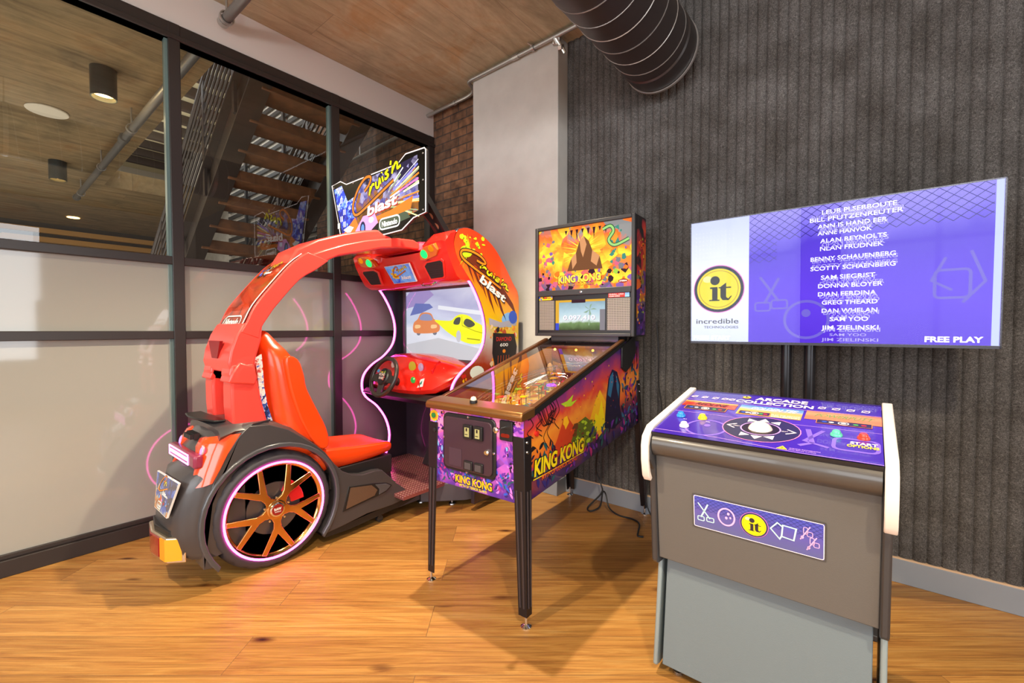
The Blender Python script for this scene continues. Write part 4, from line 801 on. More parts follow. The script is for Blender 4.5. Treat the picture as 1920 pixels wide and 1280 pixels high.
for s_, a in ((-1, 25), (1, 155)):
    c = pf(s_ * 0.085, 0.175, 0.02); d = Vector((math.cos(R(a)) , -abs(math.sin(R(a))) * 0.6, 0)).normalized(); nn = Vector((-d.y, d.x, 0))
    ring0 = [c + nn * 0.013, c + d * 0.075 + nn * 0.006, c + d * 0.082, c + d * 0.075 - nn * 0.006, c - nn * 0.013, c - d * 0.012]
    fl = MB(FLP).loft([[p - Vector((0, 0, 0.009)) for p in ring0], [p + Vector((0, 0, 0.009)) for p in ring0]]).build('flipper', pin, bev=0.003)
    MB(RUB).loft([[c + (p - c) * 1.12 - Vector((0, 0, 0.004)) for p in ring0], [c + (p - c) * 1.12 + Vector((0, 0, 0.004)) for p in ring0]]).build('rubber', fl, bev=0.002)
WIRE = mat('ramp_wire', 'd8d8dc', 0.15, 1.0)
def wire_ramp(pts, wdt=0.018, gap=6):
    P = spline(pts, 7); m_ = MB(WIRE)
    L_, Rr = [], []
    for i, p in enumerate(P):
        t_ = (P[min(i + 1, len(P) - 1)] - P[max(i - 1, 0)]); nn = Vector((-t_.y, t_.x, 0)).normalized() * wdt; L_.append(p + nn); Rr.append(p - nn)
    up = Vector((0, 0, 0.016))
    for q in (L_, Rr, [p + up * 1.0 for p in L_], [p + up for p in Rr]): m_.tube(q, 0.0018, 5)
    for i in range(0, len(P), gap): m_.tube([L_[i] + up, L_[i], Rr[i], Rr[i] + up], 0.0014, 4)
    for i in range(3, len(P), 14): m_.tube([P[i], Vector((P[i].x, P[i].y, pf(P[i].x, P[i].y).z))], 0.002, 5)
    return m_.build('wire_ramp', pin)
wire_ramp([pf(0.17, 0.95, 0.12), pf(0.05, 1.0, 0.12), pf(-0.1, 0.9, 0.11), pf(-0.19, 0.7, 0.09), pf(-0.215, 0.45, 0.07), pf(-0.20, 0.28, 0.05)])
wire_ramp([pf(-0.1, 0.98, 0.12), pf(0.08, 0.92, 0.12), pf(0.17, 0.74, 0.10), pf(0.19, 0.5, 0.08), pf(0.18, 0.30, 0.05)])
wire_ramp([pf(-0.15, 0.62, 0.05), pf(-0.06, 0.72, 0.09), pf(0.05, 0.72, 0.10), pf(0.12, 0.6, 0.08)])
m_ = MB(mat('loop_purple', 'c86ae8', 0.2, em=0.6))
P = [pf(0.17 + 0.055 * math.cos(a), 0.86 + 0.05 * math.sin(a), 0.10 + 0.035 * math.sin(a * 0.5)) for a in [2 * PI * i / 24 for i in range(20)]]; m_.tube(P, 0.007, 8); m_.build('spiral_ramp', pin)
PLA = glass_mat('clear_plastic_ramp', (0.97, 0.95, 0.88), 1.5, 1.3)
for pts, wd in (([pf(-0.10, 0.42, 0.02), pf(-0.10, 0.6, 0.05), pf(-0.05, 0.8, 0.11), pf(0.05, 0.95, 0.12)], 0.035), ([pf(0.10, 0.45, 0.02), pf(0.10, 0.62, 0.06), pf(0.02, 0.82, 0.11), pf(-0.12, 0.94, 0.12)], 0.035)):
    P = spline(pts, 6); rings = [[p + Vector((-wd, 0, 0.03)), p + Vector((-wd, 0, 0)), p + Vector((wd, 0, 0)), p + Vector((wd, 0, 0.03))] for p in P]
    MB(PLA).loft(rings, cap=False, closed=False).build('plastic_ramp', pin, recalc=False)
POP = [mat('bumper_red', 'e8402a', 0.3, em=0.5), mat('bumper_yellow', 'ffe04a', 0.3, em=0.9), mat('bumper_violet', 'b05aff', 0.3, em=1.5)]
for (x, y), m in zip(((0.0, 0.84), (0.09, 0.78), (-0.04, 0.74)), POP):
    o = MB(WHITE).lathe([(0.022, 0), (0.018, 0.03), (0.03, 0.034), (0.03, 0.038)], pf(x, y), 'z', 18).build('bumper', pin)
    MB(m).lathe([(0.031, 0.038), (0.031, 0.044), (0.02, 0.052), (0, 0.054)], pf(x, y), 'z', 18).build('cap', o)
cols = [ORG, GOLD, YEL, REDI, GREEN, LBLUE, PINK, VIO, WHITE, TEAL, mat('plastic_cream', 'f2dca8', 0.25, em=0.5)]
for i in range(26):
    x = random.uniform(-0.23, 0.23); y = random.uniform(0.30, 1.05); h = random.uniform(0.025, 0.07); k = random.randint(3, 6); a0 = random.uniform(0, 6); r = random.uniform(0.018, 0.045)
    ring0 = [(r * random.uniform(0.6, 1) * math.cos(a0 + 2 * PI * j / k), r * random.uniform(0.6, 1) * math.sin(a0 + 2 * PI * j / k)) for j in range(k)]
    m_ = MB(random.choice(cols)).loft([[pf(x + p[0], y + p[1], h) for p in ring0], [pf(x + p[0], y + p[1], h + 0.003) for p in ring0]])
    m_.M(WIRE)
    for j in (0, k // 2): m_.tube([pf(x + ring0[j][0] * 0.8, y + ring0[j][1] * 0.8, 0), pf(x + ring0[j][0] * 0.8, y + ring0[j][1] * 0.8, h + 0.006)], 0.0025, 6)
    m_.build('plastic_plate', pin)
for i in range(22):
    x = random.uniform(-0.24, 0.24); y = random.uniform(0.28, 1.1); h = random.uniform(0.02, 0.045)
    MB(random.choice([WHITE, YEL, REDI, mat('post_gold', 'e8c040', 0.2, 0.8), LBLUE])).lathe([(0.006, 0), (0.004, h * 0.5), (0.007, h), (0, h + 0.003)], pf(x, y), 'z', 10).build('post', pin)
for i in range(8):
    x = -0.15 + 0.04 * i; MB(random.choice([YEL, REDI, WHITE])).box(x - 0.012, 0.995, pf(0, 1).z, x + 0.012, 1.0, pf(0, 1).z + 0.03).build('target', pin)
# figures: plain generic props at the back, with small lamps
for x, c in ((-0.20, 'b89a5a'), (-0.13, 'c86a3a')):
    MB(mat('prop_' + c, c, 0.5)).loft([[pf(x + r * math.cos(a), 0.98 + r * math.sin(a), h) for a in [2 * PI * j / 8 for j in range(8)]] for r, h in ((0.025, 0), (0.03, 0.04), (0.018, 0.07), (0.028, 0.09), (0.01, 0.13))]).build('rock_prop', pin, sub=1)
for x, c, e in ((-0.21, 'ffb040', 14), (-0.05, 'ffa838', 10), (0.07, 'ffa838', 10), (0.19, 'b45aff', 22)):
    MB(mat('lamp_' + c, c, 0.4, em=e)).lathe([(0.008 * math.cos(R(a)), 0.008 * math.sin(R(a))) for a in range(-90, 91, 30)], (x, 1.06, 1.115), 'z', 10).build('lamp', pin)
# back panel of the playfield
m_ = MB(); m_.frame((-0.26, 1.10, 0.92), (1, 0, 0), (0, 0, 1)); m_.rect(0, 0, 0.52, 0.22, 0, artmat('back_panel_art', [(0, '3a1030'), (0.4, 'c8402a'), (0.6, 'f2a23a'), (1, '6a2aa0')], (0.6, 0, 1), 0.85, 1.25, 0.9, 9, em=0.45, rough=0.3))
m_.build('back_panel', pin, world=False, smooth=0)
for x, c, e in ((-0.02, 'ffc070', 1.2), (0.12, 'd070ff', 1.0)):
    d = bpy.data.lights.new('playfield_light', 'POINT'); d.energy = e * 3.0; d.color = lin(c)[:3]; d.shadow_soft_size = 0.01
    o = bpy.data.objects.new('playfield_light', d); scn.collection.objects.link(o); o.parent = pin; o.location = (x, 0.75, 1.03)
# front artwork
m_ = MB(); m_.frame((-CW, 0, 0.515), (1, 0, 0), (0, 0, 1)); FA = artmat('front_jungle_art', [(0, '2a1a5a'), (0.2, '5a2a9a'), (0.45, 'c05ac0'), (0.7, '8a4ac8'), (0.9, 'e85a9a'), (1, 'f08ac0')], (0, 0, 1), 0.5, 0.9, 0.6, 8, rough=0.3, coat=0.5, cells=14)
m_.N = Vector((0, -1, 0)); m_.rect(0, 0, 2 * CW, 0.352, 1, FA)
m_.scatter(190, 0.012, 0.016, 0.548, 0.12, 2, [PURP, INDI, MAG, VIO, mat('leaf_pink', 'e07ad8', 0.35), TEAL, BLUE], 0.008, 0.018, 2); m_.scatter(80, 0.012, 0.1, 0.09, 0.33, 2, [mat('leaf_pink', 'e07ad8', 0.35), VIO, NAVY, PURP, LBLUE], 0.008, 0.02, 2)
m_.scatter(80, 0.46, 0.1, 0.545, 0.33, 2, [mat('leaf_pink', 'e07ad8', 0.35), VIO, NAVY, PURP, LBLUE], 0.008, 0.02, 2); m_.scatter(30, 0.0, 0.31, 0.56, 0.352, 2, [PINK, MAG, DK, ORG], 0.005, 0.014)
m_.disc(0.027, 0.316, 0.030, 0.028, 3.4, GOLD, 8).disc(0.027, 0.316, 0.022, 0.020, 3.8, ORG, 8)
m_.text('KING KONG', 0.168, 0.020, 0.040, 4.6, DK, wid=0.226, rot=0.0).text('KING KONG', 0.171, 0.0235, 0.034, 5.4, GOLD, wid=0.22)
m_.text('MYTH OF TERROR ISLAND', 0.197, 0.006, 0.012, 5, YEL, wid=0.165)
m_.build('front_artwork', pin, world=False, smooth=0)
def rrpts(x0, z0, x1, z1, r):
    P = []
    for cx, cz, a0 in ((x1 - r, z1 - r, 0), (x0 + r, z1 - r, 90), (x0 + r, z0 + r, 180), (x1 - r, z0 + r, 270)):
        for k in range(5): a = R(a0 + 22.5 * k); P.append((cx + r * math.cos(a), cz + r * math.sin(a)))
    return P
DOOR = mat('coin_door', '3a2430', 0.38, coat=0.3)
MB(BLACK).prism(rrpts(-0.183, 0.590, 0.137, 0.858, 0.03), 'y', -0.010, 0.0).build('door_frame', pin, bev=0.004)
dr_ = MB(DOOR).prism(rrpts(-0.168, 0.605, 0.122, 0.843, 0.022), 'y', -0.018, -0.006).build('coin_door', pin, bev=0.003)
for x in (-0.012, 0.05):
    MB(BLACK).prism(rrpts(x - 0.026, 0.757, x + 0.026, 0.820, 0.004), 'y', -0.030, -0.014).build('coin_slot_frame', dr_, bev=0.003)
    m_ = MB(mat('coin_slot_lit', 'e8d48a', 0.3, em=0.7)); m_.box(x - 0.013, -0.032, 0.767, x + 0.013, -0.028, 0.808).M(DK).box(x - 0.004, -0.0335, 0.792, x + 0.004, -0.031, 0.806).box(x - 0.009, -0.0335, 0.776, x + 0.006, -0.031, 0.779); m_.build('coin_slot', dr_)
    MB(BLACK).prism(rrpts(x - 0.026, 0.612, x + 0.026, 0.655, 0.004), 'y', -0.026, -0.014).build('coin_return', dr_, bev=0.003)
    MB(mat('return_flap', '4a4448', 0.3)).box(x - 0.018, -0.0275, 0.618, x + 0.018, -0.025, 0.648).build('return_flap', dr_)
MB(mat('door_panel', '44303c', 0.4)).prism(rrpts(-0.135, 0.618, -0.055, 0.700, 0.003), 'y', -0.0195, -0.017).build('service_panel', dr_)
MB(CHROME).lathe([(0.013, 0), (0.013, -0.008), (0.008, -0.014), (0, -0.014)], (0.098, -0.018, 0.712), 'y', 20).build('lock', dr_)
for x, z in ((-0.02, 0.851), (0.129, 0.71), (-0.175, 0.74), (-0.03, 0.597)): MB(CHROME).lathe([(0.006, 0), (0.005, -0.004), (0, -0.005)], (x, -0.010, z), 'y', 12).build('bolt', pin)
MB(BLACK).prism(rrpts(0.160, 0.775, 0.228, 0.862, 0.006), 'y', -0.012, 0.0).build('launch_plate', pin, bev=0.003)
MB(CHROME).lathe([(0.004, 0), (0.004, -0.05), (0.012, -0.055), (0.013, -0.065), (0.006, -0.07)], (0.190, -0.012, 0.833), 'y', 16).build('plunger', pin)
MB(mat('start_button', 'd8402a', 0.3, em=0.3)).prism(rrpts(0.170, 0.790, 0.215, 0.806, 0.007), 'y', -0.016, -0.010).build('start_button', pin, bev=0.002)
MB(mat('flipper_button_green', '5ac868', 0.25, em=0.3)).lathe([(0.013, 0), (0.013, -0.008), (0, -0.010)], (-0.253, 0.0, 0.832), 'y', 20).build('menu_button', pin)
MB(BLACK).lathe([(0.012, 0), (0.012, -0.01), (0, -0.012)], (-0.245, 0.0, 0.762), 'y', 20).build('tournament_button', pin)
for s_ in (-1, 1): MB(REDI).lathe([(0.012, 0), (0.012, 0.01), (0, 0.012)], (s_ * CW, 0.09, 0.80), (s_, 0, 0), 16).build('flipper_button', pin)
# legs: steel angle with ribs, splayed a little
LEG = mat('leg_black', '262022', 0.35, metal=0.4); LRIB = mat('leg_rib', '4c4549', 0.3, metal=0.5)
def leg(sx_, y0, top, foot):
    sy_ = -1 if y0 < 0.5 else 1; T = Vector((sx_ * (CW + 0.006), y0, top)); B = Vector((foot[0], foot[1], 0.045)); zc = Vector((sx_, 0, 0)); yc = Vector((0, sy_, 0))
    rings = []
    for P, w_ in ((T, 0.062), (T + (B - T) * 0.35, 0.056), (B, 0.044)):
        c0 = P
        rings.append([c0, c0 - zc * w_, c0 - zc * w_ - yc * 0.004, c0 - zc * 0.005 - yc * 0.004, c0 - zc * 0.005 - yc * w_ * 0.9, c0 - yc * w_ * 0.9])
    l = MB(LEG).loft(rings).build('leg', pin, bev=0.002)
    m_ = MB(LRIB)
    for q in (0.3, 0.7):
        a = T + (B - T) * 0.30; b = T + (B - T) * 0.95
        m_.tube([a - zc * 0.06 * q + yc * 0.001, b - zc * 0.046 * q + yc * 0.001], 0.0042, 6).tube([a - yc * 0.055 * q + zc * 0.001, b - yc * 0.042 * q + zc * 0.001], 0.0042, 6)
    m_.build('rib', l)
    m_ = MB(CHROME).lathe([(0.023, 0.0), (0.023, 0.004), (0.012, 0.010), (0.007, 0.014), (0.007, 0.06)], (foot[0] - sx_ * 0.012, foot[1] - sy_ * 0.012, 0), 'z', 20); m_.build('levelling_foot', l)
    for q in (0.05, 0.14):
        P = T + (B - T) * q * 0.6 - yc * 0.02; MB(STEEL).lathe([(0.008, 0), (0.007, 0.005), (0, 0.007)], P + zc * 0.001, (sx_, 0, 0), 12).build('leg_bolt', l)
leg(-1, -0.006, 0.80, (-0.305, 0.0)); leg(1, -0.006, 0.80, (0.300, -0.005)); leg(1, 1.306, 0.92, (0.300, 1.425)); leg(-1, 1.306, 0.92, (-0.300, 1.425))
# backbox
BX = 0.352
MB(BLACK).box(-BX, 1.05, 1.205, BX, 1.215, 1.935).build('backbox', pin, bev=0.006, seg=3)
m_ = MB(BLK2)
m_.box(-BX, 1.030, 1.205, -BX + 0.022, 1.055, 1.935).box(BX - 0.022, 1.030, 1.205, BX, 1.055, 1.935).box(-BX + 0.022, 1.030, 1.912, BX - 0.022, 1.055, 1.935).box(-BX + 0.022, 1.030, 1.205, BX - 0.022, 1.055, 1.225).box(-BX + 0.022, 1.030, 1.470, BX - 0.022, 1.055, 1.508)
m_.build('backbox_frame', pin, bev=0.004)
MB(CHROME).lathe([(0.008, 0), (0.008, -0.004), (0, -0.005)], (0.0, 1.030, 1.489), 'y', 14).build('backbox_lock', pin)
m_ = MB(); m_.frame((-BX + 0.022, 1.048, 1.508), (1, 0, 0), (0, 0, 1), 0.0008); m_.N = Vector((0, -1, 0)); AW, AH = 2 * BX - 0.044, 0.404
BG_ = artmat('backglass_art', [(0, '6a5a7a'), (0.12, 'd8506a'), (0.3, 'f08a2a'), (0.5, 'f8dc3a'), (0.68, 'f8a02a'), (0.85, 'f0642a'), (1, '8a8a8a')], (0.15, 0, 1), 1.50, 1.93, 0.75, 7, em=1.0, rough=0.3, coat=0.2, cells=13)
m_.rect(0, 0, AW, AH, 0.5, BG_)
def E_(nm, c, e=0.6): return mat('lit_' + nm, c, 0.3, em=e * 1.5)
sil = [E_('grey', '8a8890', 0.5), E_('violet', '9a6ac0', 0.5), E_('rose', 'e06a8a', 0.6), E_('teal', '4a9a8a', 0.5)]
m_.scatter(70, 0.0, 0.0, AW, 0.12, 1.2, [sil[1], sil[2], E_('orange', 'f0802a'), sil[0], E_('dark', '4a2a3a', 0.3)], 0.01, 0.035)
m_.scatter(24, 0.0, 0.1, 0.12, AH, 1.2, sil + [E_('orange', 'f0802a')], 0.008, 0.03, 0, lambda u, v: v < AH - 0.03 and u > 0.02); m_.scatter(26, AW - 0.14, 0.05, AW - 0.02, AH - 0.03, 1.2, sil + [E_('lime', 'a8d84a'), E_('orange', 'f0802a')], 0.008, 0.03, 0, lambda u, v: u < AW - 0.03)
# burst of rays and a plain rocky peak
yb = E_('yellow', 'fbe84a', 0.8); ob = E_('orange2', 'f6a82a', 0.7); cx, cy = 0.33, 0.24
for i in range(26):
    a = 2 * PI * i / 26 + 0.05; a2 = a + 0.10; r1 = random.uniform(0.12, 0.17)
    m_.poly([(cx + 0.05 * math.cos(a), cy + 0.05 * math.sin(a)), (cx + r1 * 1.25 * math.cos((a + a2) / 2), cy + r1 * 0.85 * math.sin((a + a2) / 2)), (cx + 0.05 * math.cos(a2 + 0.05), cy + 0.05 * math.sin(a2 + 0.05))], 2.0 + (i % 2) * 0.4, yb if i % 2 else ob)
m_.poly([(cx - 0.11, 0.12), (cx - 0.08, 0.2), (cx - 0.045, 0.235), (cx - 0.02, 0.31), (cx + 0.01, 0.335), (cx + 0.045, 0.30), (cx + 0.07, 0.24), (cx + 0.12, 0.20), (cx + 0.14, 0.12)], 3.2, E_('rock', '8a5a3a', 0.4))
m_.poly([(cx - 0.02, 0.31), (cx + 0.01, 0.335), (cx + 0.03, 0.28), (cx + 0.005, 0.20), (cx - 0.01, 0.24)], 3.8, E_('rock_lit', 'd89a6a', 0.6)).poly([(cx - 0.08, 0.2), (cx - 0.045, 0.235), (cx - 0.04, 0.17), (cx - 0.07, 0.13)], 3.8).poly([(cx + 0.07, 0.24), (cx + 0.12, 0.20), (cx + 0.10, 0.14), (cx + 0.06, 0.17)], 3.8)
P = spline([(AW - 0.02, 0.285, 0), (AW - 0.11, 0.255, 0), (AW - 0.15, 0.29, 0), (AW - 0.12, 0.34, 0), (AW - 0.14, 0.375, 0), (AW - 0.19, 0.36, 0)], 6)
m_.line([(p.x, p.y) for p in P], 0.024, 3.0, E_('vine_dark', '3a6a4a', 0.4)).line([(p.x, p.y) for p in P], 0.014, 3.6, E_('vine', '9ad07a', 0.7))
for q in range(8): m_.poly([(0.2 + 0.04 * q, AH - 0.02), (0.21 + 0.04 * q, AH - 0.05 - 0.02 * (q % 3)), (0.22 + 0.04 * q, AH - 0.02)], 1.8, E_('dark', '4a2a3a', 0.3))
m_.text('KING KONG', 0.150, 0.040, 0.054, 4.4, E_('deep_red', 'a8281c', 0.5), wid=0.315, rot=0.02).text('KING KONG', 0.155, 0.045, 0.046, 5.2, yb, wid=0.305, rot=0.02).text('MYTH OF TERROR ISLAND', 0.195, 0.020, 0.016, 4.6, E_('dark', '4a2a3a', 0.3), wid=0.22, rot=0.02).text('MYTH OF TERROR ISLAND', 0.197, 0.022, 0.0135, 5.2, ob, wid=0.216, rot=0.02)
m_.disc(AW - 0.055, 0.035, 0.03, 0.012, 4, E_('deep_red', 'a8281c', 0.5)).text('STERN', AW - 0.078, 0.030, 0.010, 5, WHITE, wid=0.046)
m_.build('backglass', pin, world=False, smooth=0)
# speaker panel with display
MESH = dots_mat('speaker_mesh', '8a847c', '1a1818', 95, 0.5, 0.3, 0.30, 0.5)
MB(MESH).box(-BX + 0.030, 1.040, 1.245, -0.205, 1.052, 1.440).build('speaker_grille', pin); MB(MESH).box(0.175, 1.040, 1.245, BX - 0.030, 1.052, 1.440).build('speaker_grille', pin)
MB(BLACK).box(-BX + 0.022, 1.046, 1.225, BX - 0.022, 1.056, 1.470).build('speaker_panel', pin)
m_ = MB(); m_.frame((-0.195, 1.0435, 1.245), (1, 0, 0), (0, 0, 1), 0.0006); m_.N = Vector((0, -1, 0)); DW, DH = 0.355, 0.195
m_.rect(0, 0, DW, DH, 0.5, artmat('display_sky', [(0, '3a4a2a'), (0.22, '6a8a5a'), (0.3, 'c8dce0'), (0.6, 'a8c8d8'), (1, '7a9aac')], (0, 0, 1), 1.245, 1.44, 0.25, 12, em=0.8, rough=0.1))
m_.M(E_('leaf', '8aa890', 0.6))
for a in range(5): m_.poly([(0.25, 0.13), (0.25 + 0.05 * math.cos(a * 1.2), 0.13 + 0.04 * math.sin(a * 1.2)), (0.25 + 0.03 * math.cos(a * 1.2 + 0.3), 0.13 + 0.03 * math.sin(a * 1.2 + 0.3))], 1.4)
m_.line([(0.25, 0.13), (0.245, 0.03)], 0.006, 1.4).rect(0, 0.0, 0.026, DH, 1.6, E_('gold_strip', 'd8a83a', 0.6)).rect(DW - 0.035, 0, DW, 0.13, 1.6, sil[0]).rect(0.02, DH - 0.014, DW, DH, 1.8, E_('gold_strip', 'd8a83a', 0.6)).rect(0.12, DH - 0.02, 0.22, DH, 2.0, E_('dark', '4a2a3a', 0.3)).rect(0.0, 0, 0.026, 0.045, 2.0, E_('blue', '3a4ac0', 0.7))
m_.text('0.097,410', 0.062, 0.065, 0.030, 2.2, E_('score_edge', '6a4a7a', 0.5), wid=0.228).text('0.097,410', 0.060, 0.067, 0.029, 2.8, E_('score', 'f4e8f4', 0.9), wid=0.228)
m_.build('display', pin, world=False, smooth=0)
m_ = MB(); m_.frame((-BX + 0.03, 1.0385, 1.445), (1, 0, 0), (0, 0, 1), 0.0006); m_.N = Vector((0, -1, 0))
m_.rect(0.0, 0, 0.105, 0.022, 0, GOLD).scatter(16, 0.0, 0.0, 0.1, 0.02, 0.6, [REDI, BLUE, YEL, DK], 0.004, 0.010); m_.rect(0.505, 0, 0.64, 0.026, 0, REDI).rect(0.612, 0, 0.64, 0.026, 0.8, LBLUE).text('PINBALL AREA', 0.51, 0.014, 0.008, 1, WHITE, wid=0.095).text('SCAN CARD', 0.51, 0.003, 0.007, 1, WHITE, wid=0.07)
m_.build('sticker', pin, world=False, smooth=0)
# backbox side artwork
m_ = MB(); m_.frame((BX, 1.055, 1.205), (0, 1, 0), (0, 0, 1)); m_.rect(0.008, 0.01, 0.155, 0.72, 1, artmat('backbox_side_art', [(0, '2a1a5a'), (0.25, '6a2a8a'), (0.4, '7a7a2a'), (0.6, 'e8641a'), (0.75, 'c0282a'), (0.9, '2a1020'), (1, '140c14')], (0, 0, 1), 1.2, 1.93, 0.5, 9, rough=0.3, coat=0.5, cells=14))
m_.scatter(60, 0.02, 0.03, 0.14, 0.65, 2, [GOLD, DK, VIO, FLM, LIME, NAVY, PURP], 0.004, 0.016)
m_.build('backbox_side_artwork', pin, world=False, smooth=0)
MB(BLK2).box(-0.24, 1.06, 1.17, 0.24, 1.20, 1.21).build('backbox_neck', pin)

# power cords on the floor behind the pinball machine
CORD = mat('black_cord', '19181a', 0.45)
P = spline([(-1.42, 2.60, 0.62), (-1.45, 2.72, 0.45), (-1.50, 2.79, 0.25), (-1.46, 2.79, 0.15), (-1.44, 2.76, 0.10), (-1.50, 2.68, 0.012), (-1.46, 2.64, 0.006), (-1.42, 2.70, 0.03), (-1.43, 2.76, 0.11), (-1.40, 2.75, 0.10), (-1.36, 2.72, 0.03), (-1.28, 2.70, 0.006), (-1.18, 2.70, 0.006), (-1.12, 2.66, 0.006), (-1.08, 2.55, 0.006), (-1.06, 2.50, 0.006), (-1.03, 2.51, 0.006)], 8)
tag(MB(CORD).tube(P, 0.0055, 8).build('power_cord'), 'black power cord looping on the floor under the pinball machine', 'cord')
P = spline([(-1.06, 2.765, 1.30), (-1.05, 2.78, 1.10), (-1.055, 2.80, 0.90), (-1.04, 2.82, 0.70), (-1.08, 2.81, 0.45), (-1.12, 2.80, 0.25), (-1.12, 2.78, 0.10), (-1.06, 2.75, 0.02), (-1.00, 2.70, 0.006), (-0.95, 2.64, 0.006), (-0.95, 2.60, 0.006)], 8)
tag(MB(CORD).tube(P, 0.005, 8).build('power_cord'), 'black power cord hanging down the felt wall beside the rear pinball leg', 'cord')

# ------------------------------------------------------------------ racing game (world coordinates, parented to one empty)
car = thing('racing_arcade_machine', 'big red sit-down racing game with an arched roof, lit wheel and screen cabinet', 'arcade machine', (-2.62, 1.5, 0))
XC = -2.64
BODY = mat('charcoal_body', '3f3b3d', 0.33, coat=0.25); TRIMB = mat('fender_trim_grey', '47474c', 0.28, coat=0.3)
SCAR = mat('arch_red', 'f0443a', 0.32, coat=0.3); SEAT = mat('seat_orange', 'ee4410', 0.26, coat=0.3); HOOD = mat('hood_red', 'e2261c', 0.25, coat=0.5)
wc = (0.987, 0.303)
def arcp(r, a0, a1, n): return [(wc[0] + r * math.cos(R(a0 + (a1 - a0) * i / n)), wc[1] + r * math.sin(R(a0 + (a1 - a0) * i / n))) for i in range(n + 1)]
top_prof = [(0.655, 0.12), (0.650, 0.30), (0.672, 0.42), (0.705, 0.53), (0.755, 0.64), (0.815, 0.725), (0.86, 0.765), (0.955, 0.757), (1.05, 0.715), (1.13, 0.655), (1.20, 0.60), (1.255, 0.545), (1.31, 0.465), (1.36, 0.41), (1.42, 0.375), (1.49, 0.357), (1.58, 0.358), (1.63, 0.350), (1.69, 0.29), (1.74, 0.235), (1.80, 0.185), (1.83, 0.155), (1.82, 0.11), (1.70, 0.10), (1.52, 0.105), (1.36, 0.085), (1.235, 0.075)]
side_poly = top_prof + arcp(0.328, -42, 217, 26)
body = None
for s_, (a, b) in ((1, (-2.400, -2.52)), (-1, (-2.76, -2.88))):
    o = MB(BODY).prism(side_poly, 'x', a, b).build('fender', car, bev=0.014, seg=3)
    xf = a if s_ > 0 else b
    lip_o = arcp(0.350, -44, 219, 28); lip_i = arcp(0.326, -42, 217, 28)[::-1]
    lip = MB(TRIMB).prism(lip_o + lip_i, 'x', xf - 0.02 * s_, xf + 0.010 * s_).build('fender_lip', o, bev=0.006)
    if s_ > 0: near = o
core = [(0.74, 0.14), (0.70, 0.30), (0.70, 0.55), (0.76, 0.76), (0.90, 0.775), (1.05, 0.74), (1.2, 0.50), (1.30, 0.40), (1.50, 0.36), (1.78, 0.33), (1.82, 0.10), (0.80, 0.10)]
MB(mat('inner_body', '1d1b1d', 0.5)).prism([(y, z) for y, z in core if not (0.75 < y < 1.15 and z < 0.3)] , 'x', -2.74, -2.54).build('chassis', car)
# rear bodywork, lofted in plan
rows = [(0.165, 0.60, 0.71), (0.20, 0.565, 0.675), (0.30, 0.548, 0.655), (0.385, 0.556, 0.665), (0.50, 0.588, 0.70), (0.545, 0.600, 0.71), (0.575, 0.650, 0.73), (0.65, 0.662, 0.775), (0.70, 0.69, 0.82), (0.755, 0.74, 0.86), (0.775, 0.80, 0.88)]
rings = []
for z, yc, ys in rows:
    r_ = []
    for dx, f in ((-0.238, 1.0), (-0.225, 0.72), (-0.19, 0.22), (-0.12, 0.04), (0, 0), (0.12, 0.04), (0.19, 0.22), (0.225, 0.72), (0.238, 1.0)): r_.append((XC + dx, yc + (ys - yc) * f, z))
    r_ += [(XC + 0.2, max(ys, 0.75) + 0.10, z), (XC - 0.2, max(ys, 0.75) + 0.10, z)]
    rings.append(r_)
MB(BODY).loft(rings).build('rear_bumper', car, smooth=45)
# top deck under the arch legs
dk = []
for y, z in ((0.735, 0.765), (0.80, 0.785), (0.90, 0.782), (1.0, 0.760), (1.08, 0.72), (1.15, 0.66), (1.22, 0.60)):
    dk.append([(-2.405, y, z - 0.035), (-2.43, y, z - 0.008), (-2.52, y, z + 0.004), (XC, y, z + 0.006), (-2.76, y, z + 0.004), (-2.85, y, z - 0.008), (-2.875, y, z - 0.035), (-2.84, y, z - 0.07), (-2.44, y, z - 0.07)])
MB(BODY).loft(dk).build('top_deck', car, smooth=60)
MB(BLACK).prism([(-2.88, 0.715), (-2.88, 0.79), (-2.50, 0.79), (-2.52, 0.745), (-2.66, 0.705), (-2.78, 0.70)], 'z', 0.786, 0.796).build('rear_spoiler', car, bev=0.004)
